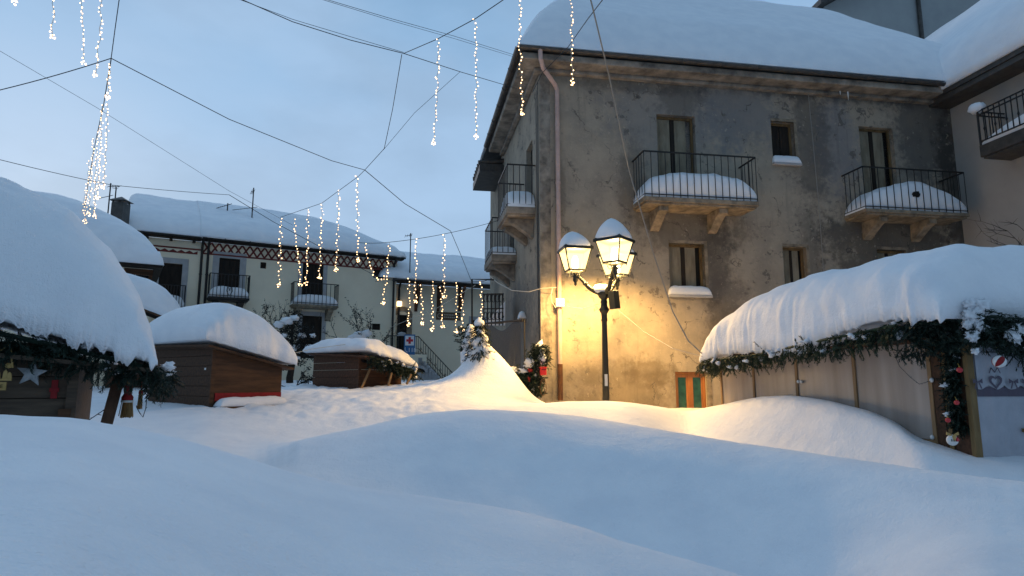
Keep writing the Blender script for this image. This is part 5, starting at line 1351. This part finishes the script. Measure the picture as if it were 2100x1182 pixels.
# tall house behind
TP = W(1890, 60, 30.0)
TH_ = thing("tall_house", "tall plain grey house rising behind the snowy roof", "house", (0, 0, 0))
TF = Frame(W(1890, 60, 30), R(6)); TH_.location = TF.P; TH_.rotation_euler = (0, 0, R(6))
def tp(u, v): return TF.hit(u, v)
g0 = tp(1690, 14); g1 = tp(1760, -40); g2 = (g0[0] + 7.0, g0[1] + 7.0 * (g1[1] - g0[1]) / (g1[0] - g0[0]) * .75)
q = MB(); q.prism([(g0[0], 2), (g0[0] + 14, 2), (g0[0] + 14, g0[1]), (g2[0], g2[1]), (g0[0], g0[1])], 0, 8); q.build("gable_wall", M['tallwall'], TH_)
sl_ = (g2[1] - g0[1]) / 7.0
q = MB(); q.prism([(g0[0] - .75, g0[1] - .75 * sl_ + .02), (g2[0], g2[1] + .02), (g0[0] + 14.75, g0[1] - .75 * sl_ + .02), (g0[0] + 14.75, g0[1] - .75 * sl_ + .30), (g2[0], g2[1] + .32), (g0[0] - .75, g0[1] - .75 * sl_ + .30)], -.9, 8.3); q.build("roof_verge", M['gutter'], TH_)
q = MB(); s_ = tp(1884, 40)[0]; q.tube([(s_, -.1, 6), (s_, -.1, g0[1] + 4)], .10, 10); q.build("downpipe", M['gutter'], TH_)
# ================================================================== trees and shrubs
def leafy(mb, c, r, n, size, rg, sq=(1, 1, 1)):
    for k in range(n):
        d = Vector((rg.gauss(0, 1), rg.gauss(0, 1), rg.gauss(0, 1))).normalized() * (rg.random() ** .5) * r
        p = Vector(c) + Vector((d.x * sq[0], d.y * sq[1], d.z * sq[2]))
        a = Vector((rg.gauss(0, 1), rg.gauss(0, 1), rg.gauss(0, .6))).normalized() * size * rg.uniform(.6, 1.2)
        b = a.cross(Vector((rg.gauss(0, 1), rg.gauss(0, 1), rg.gauss(0, 1)))).normalized() * size * .45
        mb.add([p - a * .5, p + b * .5, p + a * .5, p - b * .5], [(0, 1, 2, 3)])
rg = random.Random(22)
DT = W(597, 790, 21.5)
dt = thing("dark_tree", "dark leafy tree with snow clumps, between the brown stall and the small dark stall", "tree", (DT.x, DT.y, 0)); zb_ = 1.2
bp = MB(); K = 21.5 / FPX
def loc_(u, v, dy=0): p = W(u, v, 21.5); return Vector((p.x - DT.x, dy, p.z))
bp.tube([(0, 0, zb_), loc_(594, 775), loc_(600, 745), loc_(596, 715)], [.14, .12, .10, .07], 8)
lf = MB()
for (u, v, r, n) in ((590, 668, .42, 420), (620, 700, .42, 420), (575, 690, .38, 320), (605, 730, .40, 380), (560, 720, .32, 220), (640, 725, .30, 200), (600, 650, .30, 200), (630, 680, .3, 180), (645, 700, .22, 120), (580, 745, .28, 180)):
    dy = rg.uniform(-.4, .4); leafy(lf, loc_(u, v, dy), r, n * 2, .085, rg, (1.05, 1, .95)); bp.tube([loc_(598, 735), loc_(u, v, dy).lerp(loc_(598, 730), .4) + Vector((0, 0, .08)), loc_(u, v, dy)], [.05, .03, .012], 5)
for k in range(26):
    a = loc_(rg.uniform(555, 650), rg.uniform(645, 735), rg.uniform(-.4, .4)); bp.tube([a, a + Vector((rg.gauss(0, .3), rg.gauss(0, .2), rg.uniform(.0, .45)))], [.012, .004], 4)
bp.build("trunk", M['bark'], dt); lf.build("crown", M['leaf'], dt)
for (u, v, r) in ((598, 660, .23), (580, 668, .2), (612, 655, .17), (626, 690, .16), (608, 715, .18), (570, 712, .13), (640, 712, .15), (590, 690, .12), (618, 735, .1), (585, 735, .1), (648, 690, .12)):
    q = MB(); q.blob(loc_(u, v, -.36), r * .72, (1.15, .7, .75), .7, u * .3, 14, 9, 2.4); q.build("snow_clump", M['snow'], dt, smooth=True)
def shrub(name, label, u0, v0, Y, dirs, L_, seed, leaves, clumps=()):
    p = W(u0, v0, Y); t = thing(name, label, "shrub", p); rg = random.Random(seed)
    mb = twigs("", "", (0, 0, 0), dirs, L_, .022, seed=seed, n=4); mb.build("stems", M['bark'], t)
    lm = MB()
    if leaves:
        for k in range(leaves):
            b_ = Vector(mb.v[rg.randrange(len(mb.v))])
            leafy(lm, b_, .08, 2, .085, rg)
        lm.build("leaves", M['leaf'], t)
    for (u, v, r) in clumps:
        q = MB(); q.blob(W(u, v, Y - .2) - p, r, (1.2, .8, .8), .45, u, 12, 8, 2.2); q.build("snow_clump", M['snow'], t, smooth=True)
shrub("leafy_shrub", "straggly leafy shrub with snow behind the small dark stall", 745, 725, 24, [(-.9, 0, .7), (-.5, .2, 1), (.1, 0, 1), (.6, 0, .9), (.9, .1, .5), (.3, -.2, 1.1)], 1.15, 5, 330, ((737, 690, .22), (752, 684, .16), (722, 694, .15), (712, 706, .14)))
shrub("leafy_shrub", "straggly dark shrub reaching out above the brown stall's snow", 560, 690, 24, [(-.7, 0, 1), (-1, 0, .7), (-.2, .2, 1), (.4, 0, 1.1)], 1.0, 9, 130, ())
shrub("leafy_shrub", "low snowy twig tangle on the ground between the two stalls", 605, 800, 18, [(-1, 0, .3), (.9, 0, .35), (.2, 0, .6), (.6, .2, .4)], .5, 13, 120, ((596, 796, .1), (622, 793, .1)))

# snow-laden little fir on top of the drift
fp = W(984, 745, 15.0); ft = thing("fir_tree", "small fir tree smothered in snow on top of the tall drift", "fir tree", (fp.x, fp.y, 0))
zt_, zb_ = hgt(662, 15), hgt(760, 15)
q = MB(); q.tube([(0, 0, zb_ - .6), (0, 0, zt_)], [.05, .01], 6); q.build("trunk", M['bark'], ft)
q = MB(); rg = random.Random(8)
for k in range(260):
    t = rg.random(); z = zb_ + (zt_ - zb_) * t; rr_ = .33 * (1 - t) + .04; a = rg.uniform(0, 6.28); r_ = rr_ * rg.uniform(.3, 1)
    sprig(q, (r_ * math.cos(a), r_ * math.sin(a), z), (math.cos(a), math.sin(a), -.5), .2, 14, .06, .010, rg)
q.build("foliage", M['firdark'], ft)
for (dx, dz, r) in ((-.02, .97, .12), (.02, .80, .10), (.05, .62, .15), (-.10, .58, .12), (.12, .40, .17), (-.08, .36, .15), (.06, .18, .2), (-.16, .14, .16), (.2, .12, .14)):
    q = MB(); q.blob((dx, -.10 * (1 - dz), zb_ + (zt_ - zb_) * dz), r, (1, .8, 1.05), .4, dx * 40, 12, 9, 2.4); q.build("snow_clump", M['snow'], ft, smooth=True)
f2 = W(957, 720, 15.6); ft2 = thing("snowy_bush", "snow-plastered bush end with dark sprigs at the left of the little fir", "bush", (f2.x, f2.y, 0))
q = MB()
for k in range(110):
    z = hgt(rg.uniform(672, 725), 15.6); sprig(q, (rg.gauss(0, .12), rg.gauss(0, .08), z), (rg.gauss(0, 1), rg.gauss(0, 1), .3), .18, 12, .06, .01, rg)
q.tube([(0, 0, 2), (0, 0, hgt(680, 15.6))], .03, 5); q.build("foliage", M['firdark'], ft2)
for (dx, v, r) in ((.10, 690, .16), (.05, 705, .18), (.12, 725, .22), (.02, 735, .2), (.1, 676, .1)):
    q = MB(); q.blob((dx, -.05, hgt(v, 15.6)), r, (.9, .8, 1.2), .35, v, 12, 9, 2); q.build("snow_clump", M['snow'], ft2, smooth=True)

# dark shade net between the gate and the house
nt_ = thing("shade_net", "dark shade net hung from a bar beside the house, behind the drift", "net")
tl, tr = W(990, 667, 17.6), W(1068, 657, 16.6); q = MB(); rows = []
for t in np.linspace(0, 1, 22):
    a = tl.lerp(tr, t); row = []
    for s_ in np.linspace(0, 1, 9): row.append(a + Vector((0, .06 * math.sin(t * 14 + s_ * 3) * s_, -1.75 * s_ + (.10 * math.sin(t * 9) - .12) * (1 - s_))))
    rows.append(row)
q.grid(rows); q.build("net", M['net'], nt_, smooth=True)
q = MB(); q.tube([W(958, 667, 17.9), tr + Vector((.05, 0, .0))], .03, 6); q.tube([W(1075, 655, 16.6), W(1078, 860, 16.6)], .02, 6); q.build("bar", M['iron'], nt_)
# wrought iron gate with scrolls, and the pipe frame before it
gt = thing("iron_gate", "black wrought iron scroll panel beside the house under the far balcony", "gate")
q = MB(); ga, gb = (993, 605), (1028, 602); Yg = 19.6
def G(u, v): return W(u, v, Yg)
for u in (992, 1000, 1008, 1016, 1024, 1031): q.tube([G(u, 602), G(u, 668)], .02, 5)
for v in (604, 634, 664): q.tube([G(990, v), G(1033, v - 1)], .02, 5)
for u in (996, 1004, 1012, 1020, 1028):
    for v0 in (612, 648): q.tube([G(u + 5 * math.cos(t) * (1 - t / 11), v0 + 8 * math.sin(t)) for t in np.linspace(0, 7, 14)], .012, 4)
q.build("panel", M['iron'], gt)
q = MB(); q.box(*[0] * 0) if False else None
q = MB(); q.add([W(990, 668, 20.2), W(1036, 668, 20.2), W(1036, 618, 20.2), W(990, 668, 21.4), W(1036, 668, 21.4), W(1036, 618, 21.4)], [(0, 1, 2), (3, 5, 4), (0, 2, 5, 3), (1, 4, 5, 2), (0, 3, 4, 1)])
tag(q.build("snow_bank", M['snow']), "slanted snow bank behind the scroll gate", "snow bank")
pf = thing("pipe_frame", "thin black pipe frame standing left of the scroll gate", "frame"); q = MB()
q.tube([W(968, 700, 19), W(968, 573, 19), W(1012, 574, 18.6)], .03, 6); q.build("pipe", M['iron'], pf)
# fir garlanded arch with a red letterbox at the foot of the corner
ga_ = thing("garlanded_arch", "snow-covered fir garland arch with red bows at the foot of the house corner", "garland arch")
Ya = 15.6
path1 = [W(1092, 835, Ya), W(1090, 790, Ya), W(1094, 745, Ya), W(1100, 718, Ya), W(1112, 722, Ya), W(1117, 750, Ya)]
path2 = [W(1045, 782, Ya - .1), W(1058, 768, Ya), W(1075, 775, Ya), W(1088, 790, Ya)]
q = MB(); rg = random.Random(31)
def along(path, n, thick, ln):
    for k in range(n):
        t = rg.random() * (len(path) - 1); i = int(t); p = path[i].lerp(path[i + 1], t - i) + Vector((rg.gauss(0, thick), rg.gauss(0, thick), rg.gauss(0, thick)))
        sprig(q, p, (rg.gauss(0, 1), rg.gauss(0, 1), rg.gauss(-.3, .8)), ln, 14, .05, .009, rg)
along(path1, 900, .07, .13); along(path2, 420, .09, .14); along([W(1105, 760, Ya), W(1107, 810, Ya)], 160, .05, .12)
q.build("fir_garland", M['firdark'], ga_)
for (u, v, r, sq) in ((1052, 762, .16, (1.0, .7, .8)), (1044, 775, .14, (.7, .7, 1.3)), (1049, 790, .10, (.8, .7, 1.3)), (1070, 762, .13, (1.3, .7, .6)), (1112, 735, .15, (.75, .7, 1.4)), (1112, 722, .1, (.8, .7, 1)), (1086, 745, .16, (.9, .7, .9)), (1094, 800, .05, (1, 1, 1)), (1090, 820, .05, (1, 1, 1)), (1098, 770, .05, (1, 1, 1))):
    b_ = MB(); b_.blob(W(u, v, Ya - .05), r * .85, sq, .6, u, 14, 9, 2.2); b_.build("snow_clump", M['snow'], ga_, smooth=True)
sp_ = MB(); apex = W(1112, 696, Ya + .2); base = [W(1072, 752, Ya), W(1117, 748, Ya), W(1117, 748, Ya + .8), W(1072, 752, Ya + .8)]
rows = []
for t in np.linspace(0, 1, 9):
    row = []
    for s_ in np.linspace(0, 1, 13)[:-1]:
        k = s_ * 4; i = int(k) % 4; p = base[i].lerp(base[(i + 1) % 4], k - int(k)); c = apex; w_ = p.lerp(c, t); w_.z += .10 * math.sin(t * math.pi); row.append(w_)
    row.append(row[0]); rows.append(row)
sp_.grid(rows, True); sp_.build("snow_peak", M['snow'], ga_, smooth=True)
for (u, v) in ((1087, 757), (1084, 776)):
    b_ = MB()
    for k in range(5): b_.blob(W(u + rg.uniform(-3, 3), v + rg.uniform(-4, 4), Ya - .13), rg.uniform(.022, .034), (1, .7, 1), .6, u + k, 8, 6)
    b_.build("red_bow", M['redcloth'], ga_, smooth=True)
lb = thing("letterbox", "bright red letterbox hanging on the garland arch", "letterbox", W(1114, 762, Ya - .2), R(5))
q = MB(); q.box(-.075, .075, -.06, .06, -.09, .085); q.build("box", M['redpaint'], lb, bevel=.01); q = MB(); q.box(-.09, .09, -.066, .066, .0855, .105); q.build("lid", M['redpaint'], lb, bevel=.005); q = MB(); q.box(-.06, .06, -.064, -.0605, .035, .05); q.build("slot", M['void'], lb)
hp = thing("ring_ornament", "thin oval ring ornament with a green strip hanging below the red letterbox", "ornament", W(1114, 795, Ya - .2))
q = MB(); q.tube([(.075 * math.cos(t), 0, .19 * math.sin(t)) for t in np.linspace(0, 2 * math.pi, 25)], .008, 5); q.build("ring", M['rust'], hp); q = MB(); q.box(-.05, -.02, -.01, .01, -.12, .06); q.build("strip", M['fir'], hp)

# ================================================================== cables
def wire(label, pts, r=.008, m='cable', sag=0.0, n=8, name="cable"):
    P = [W(*p) for p in pts]; out_ = []
    def off(p): return p[0] < 0 or p[1] < 0
    if off(pts[0]): P.insert(0, P[0] + (P[0] - P[1]).normalized() * 9)
    if off(pts[-1]): P.append(P[-1] + (P[-1] - P[-2]).normalized() * 9)
    for a, b in zip(P, P[1:]):
        for k in range(n): t = k / n; q = a.lerp(b, t); q.z -= sag * 4 * t * (1 - t); out_.append(q)
    out_.append(P[-1]); mb = MB(); mb.tube(out_, r * .72, 5)
    return tag(mb.build(name, M[m]), label, "cable", "overhead cables")
wire("thick dark cable from the left edge to the knot above the dense light curtain", [(-120, 215, 8.5), (0, 185, 8.8), (228, 120, 9)], .010, sag=.02)
wire("dark cable rising steeply off the top edge from the left knot", [(228, 120, 9), (236, 60, 8.6), (250, -40, 8)], .009)
wire("long dark cable from the left knot to the knot above the middle lights", [(228, 120, 9), (470, 245, 11), (680, 330, 13), (748, 349, 13.6)], .010)
wire("dark cable from the middle knot falling right towards the far house", [(748, 349, 13.6), (830, 418, 16), (924, 474, 18), (948, 530, 20), (967, 578, 22)], .012)
wire("cable rising from the middle knot to the upper junction", [(748, 349, 13.6), (788, 305, 12.8), (805, 225, 11.8), (824, 112, 10.5)], .009)
wire("lower of two cables sweeping from the top edge to the junction", [(470, -12, 9), (600, 45, 9.6), (720, 83, 10.2), (828, 110, 10.5)], .010)
wire("cable carrying on from the junction to the house corner, crossing behind two light strands", [(828, 110, 10.5), (945, 148, 13), (1060, 182, 16.6)], .010)
wire("upper thin cable running close beside the sweeping cable", [(480, -5, 9.2), (600, 40, 9.8), (720, 76, 10.3), (828, 108, 10.6)], .006)
wire("thin pair cable high across the sky to the roof corner, upper one", [(655, -5, 10), (800, 38, 11.5), (930, 74, 13.5), (1064, 116, 16.4)], .007)
wire("thin pair cable high across the sky to the roof corner, lower one", [(640, -7, 10), (800, 42, 11.5), (930, 79, 13.5), (1064, 120, 16.4)], .006)
wire("cable that carries the two upper right light strands, rising to the top edge", [(828, 110, 10.5), (898, 80, 9), (976, 38, 8.2), (1032, 0, 7.8), (1066, -38, 7.6), (1171, -95, 7.2)], .009)
wire("pale thin cable from the left edge crossing behind the dense light curtain", [(-60, 70, 14), (0, 105, 14), (200, 222, 16), (470, 392, 20), (600, 462, 24)], .007)
wire("cable from the left edge to the kink above the row house roof", [(-60, 318, 15), (0, 328, 15), (230, 380, 18), (470, 400, 22)], .012, sag=.02)
wire("cable from the kink falling across the lattice-fronted house to the small window", [(470, 400, 22), (560, 455, 24), (700, 530, 27), (775, 568, 29), (815, 578, 30)], .016)
wire("faint cable from below the upper junction to the mid cable", [(786, 308, 12.8), (850, 232, 12.6), (943, 148, 13)], .006)
wire("cable carrying the middle row of six light strands", [(575, 446, 17.4), (660, 417, 16), (735, 362, 14.2), (748, 349, 13.6)], .009)
wire("cable carrying the lights in front of the bracketed house", [(735, 498, 16), (800, 497, 16), (912, 480, 17), (1024, 452, 19.5)], .010, sag=.02)
wire("low cable along the bracketed house's eave, from which short light strands hang", [(770, 578, 27), (790, 572, 26), (838, 574, 24), (900, 580, 23), (990, 578, 21), (1012, 570, 20)], .014)
wire("thick rope slanting down across the old house's front", [(1200, -40, 9), (1214, 10, 9.2), (1250, 160, 10.5), (1290, 350, 12), (1340, 520, 12.6), (1380, 640, 12.6), (1412, 700, 12.3), (1448, 733, 12.1)], .017, 'rope', n=5)
wire("dark cable from the top edge slanting to the corner of the old house", [(1245, -12, 10), (1205, 40, 12), (1165, 97, 15), (1112, 150, 16.6), (1092, 190, 16.9)], .014, n=4)
wire("white cable looping from the far balcony to the junction box on the downpipe", [(1004, 566, 19.5), (1020, 580, 18.8), (1050, 596, 17.6), (1085, 599, 17), (1110, 592, 16.8), (1141, 590, 16.75)], .016, 'cablewhite', n=4)
wire("white cable from the junction box to the street lamp", [(1150, 622, 16.6), (1170, 630, 15.5), (1195, 633, 16), (1228, 624, 15.6)], .012, 'cablewhite', n=4)
wire("white cable hanging in a loop beside the downpipe's junction box", [(1133, 592, 16.75), (1130, 605, 16.7), (1132, 620, 16.7), (1140, 632, 16.7)], .012, 'cablewhite')
wire("thin cable from the lamp's control box to the stall roof corner", [(1268, 636, 15.2), (1320, 680, 14.2), (1380, 715, 12.2), (1450, 734, 12.1)], .007, 'cablewhite')
wire("grey conduit line running down the old house's front between balconies", [(1655, 165, 18.2), (1668, 300, 18.2), (1680, 430, 18.2), (1692, 600, 18.2)], .014, 'rope')
wire("pale cable slanting from the far left stair towards the gate", [(800, 672, 28), (900, 630, 24), (975, 585, 21)], .012, 'cablewhite')
wire("white guy line from the brown stall to the small dark stall", [(560, 735, 15), (640, 716, 15.6), (720, 705, 16)], .010, 'cablewhite')

# ================================================================== festive light strands
bm0 = MB(); bm0.blob((0, 0, 0), 1.0, (1, 1, 1.15), 0, 0, 8, 5)
ME = bpy.data.meshes.new("bulb"); ME.from_pydata(bm0.v, [], bm0.f); ME.polygons.foreach_set('use_smooth', [True] * len(ME.polygons)); ME.materials.append(M['bulb'])
nstr = 0
def strand(label, pts, star=True, br=None, dens=1.0, group="festive light strands"):
    """a hanging cord with small lit bulbs; a cluster at its lower end"""
    global nstr
    nstr += 1; rg = random.Random(nstr * 13)
    P = [W(*p) for p in pts]; Y = pts[0][2]
    t = thing("light_strand", label, "string lights", P[0], 0, group); O = P[0]; P = [p - O for p in P]
    L_ = sum((b - a).length for a, b in zip(P, P[1:]))
    fine = []
    for a, b in zip(P, P[1:]):
        m_ = max(2, int((b - a).length / .12))
        for k in range(m_):
            q = a.lerp(b, k / m_); sw = .014 * math.sin(6 * k / m_ * math.pi + nstr); fine.append(q + Vector((sw, sw * .5, 0)))
    fine.append(P[-1]); cd_ = MB(); cd_.tube(fine, .0022 + Y * .00016, 4); cd_.build("cord", M['cablewhite'], t)
    r_ = br or (.0035 + .00056 * Y)
    n = int(L_ / (.024 + .0036 * Y) * dens); acc = 0
    def put(p, k=1.0):
        o = bpy.data.objects.new("bulb", ME); COL.objects.link(o); o.parent = t; o.location = p; s_ = r_ * k * rg.uniform(.75, 1.2); o.scale = (s_, s_, s_)
    for k in range(n):
        tt = (k + rg.uniform(-.3, .3)) / n; tt = min(max(tt, 0), 1) * (len(fine) - 1); i = min(int(tt), len(fine) - 2)
        p = fine[i].lerp(fine[i + 1], tt - i) + Vector((rg.uniform(-1, 1), rg.uniform(-1, 1), 0)) * (.006 + .0017 * Y)
        put(p)
    if star:
        for k in range(9):
            d = Vector((rg.gauss(0, 1), rg.gauss(0, 1), rg.gauss(0, 1))).normalized() * (.008 + .0026 * Y); put(P[-1] + d, .95)
    return t
wire("cable just above the top left corner from which four bright strands hang", [(-60, -70, 5.9), (32, -62, 6.2), (112, -61, 6.6), (163, -61, 7), (208, -60, 7.4), (330, -58, 9)], .009)
# upper left, close to the camera
strand("bright star cluster of lights at the top left corner, first from the left edge", [(32, -60, 6.2), (30, 6, 6.2)])
strand("short light strand second from the left edge, cut by the top edge", [(112, -60, 6.6), (108, 76, 6.6)])
strand("light strand third from the left edge, ending on the thick cable", [(163, -60, 7), (170, 60, 7), (172, 130, 7)])
strand("light strand fourth from the left edge, ending just below the thick cable", [(208, -60, 7.4), (206, 60, 7.4), (196, 155, 7.4)])
# the curtain seen end on, upper left
wire("cable from the left knot along the dense light curtain, dropping towards the left stall", [(228, 120, 9), (213, 212, 12), (196, 290, 15), (182, 370, 19), (166, 470, 25)], .012)
for lab, pts in (
    ("topmost strand of the dense light curtain, hanging from the left knot", [(226, 132, 9.1), (222, 165, 9.1), (220, 200, 9.1)]),
    ("outermost right strand of the dense light curtain", [(220, 212, 12), (219, 290, 12), (212, 385, 12)]),
    ("second strand from the right in the dense light curtain", [(209, 215, 12.4), (206, 300, 12.4), (200, 405, 12.4)]),
    ("middle strand of the dense light curtain", [(202, 262, 14), (196, 350, 14), (193, 445, 14)]),
    ("strand of the dense light curtain second from its left edge", [(192, 285, 15.5), (186, 370, 15.5), (182, 440, 15.5)]),
    ("leftmost long strand of the dense light curtain", [(183, 330, 18), (178, 400, 18), (174, 455, 18)]),
    ("lowest strand of the dense light curtain, ending above the left stall's snow", [(175, 390, 21), (170, 430, 21), (171, 474, 21)])):
    strand(lab, pts, br=.0112, dens=1.1, group="dense light curtain")
# the row across the lattice-fronted house
for lab, pts in (
    ("leftmost strand of the middle row, ending before the cream wall", [(577, 449, 17.2), (575, 520, 17.2), (572, 586, 17.2)]),
    ("second strand of the middle row, slanting right towards the second balcony", [(604, 450, 16.8), (610, 520, 16.8), (616, 584, 16.8)]),
    ("third strand of the middle row, ending on the dark balcony door", [(632, 430, 16.4), (630, 510, 16.4), (628, 581, 16.4)]),
    ("fourth strand of the middle row, ending right of the balcony door", [(661, 420, 16), (657, 500, 16), (655, 570, 16)]),
    ("fifth strand of the middle row, ending on the red lattice frieze", [(694, 392, 15.2), (693, 470, 15.2), (689, 553, 15.2)]),
    ("tallest strand of the middle row, hanging straight from the middle knot", [(733, 362, 14.3), (733, 450, 14.3), (733, 535, 14.3)]),
    ("long strand with its end before the plaque house's roof, right of the U-shaped one", [(853, 490, 16.4), (853, 560, 16.4), (852, 618, 16.4)]),
    ("strand below the rightmost knot, ending beside an eave bracket", [(911, 482, 17), (910, 550, 17), (912, 608, 17)])):
    strand(lab, pts, group="middle row of light strands")
strand("light strand looped in a U shape below the small top window", [(747, 500, 16), (757, 545, 16), (771, 574, 16), (787, 573, 16), (795, 545, 16), (799, 497, 16)], star=False, group="middle row of light strands")
strand("short strand that hangs off the U-shaped loop", [(795, 560, 16.1), (788, 595, 16.1), (785, 621, 16.1)], group="middle row of light strands")
for lab, pts in (
    ("first short strand from the left in front of the bracketed house", [(838, 572, 24), (840, 620, 24), (838, 666, 24)]),
    ("second short strand in front of the bracketed house, right of the first eave bracket", [(862, 586, 23.5), (866, 630, 23.5), (866, 665, 23.5)]),
    ("third short strand in front of the bracketed house, left of the plaque", [(888, 578, 23), (887, 630, 23), (886, 676, 23)]),
    ("fourth short strand, hanging across the plaque's left half", [(904, 590, 23), (907, 630, 23), (908, 671, 23)]),
    ("fifth short strand, hanging across the plaque's right end, lowest of all", [(936, 580, 22.5), (936, 630, 22.5), (935, 681, 22.5)]),
    ("sixth short strand, just right of the plaque", [(946, 596, 22.5), (949, 640, 22.5), (949, 675, 22.5)]),
    ("last short strand on the right, ending above the snowy fir", [(986, 578, 21), (987, 620, 21), (988, 658, 21)])):
    strand(lab, pts, star=not lab.startswith("last"), group="short strands before the bracketed house")
# upper middle, hanging in the sky
strand("light strand in open sky, leftmost of the four beside the old house", [(899, 80, 9), (897, 190, 9), (889, 294, 9)])
strand("light strand in open sky, second of the four beside the old house", [(975, 40, 8.3), (977, 160, 8.3), (976, 281, 8.3)])
strand("light strand hanging across the old house's roof corner", [(1066, -38, 7.6), (1066, 100, 7.6), (1072, 232, 7.6)])
strand("light strand hanging in front of the old house's snowy roof and cornice", [(1171, -94, 7.2), (1173, 80, 7.2), (1173, 170, 7.2)])
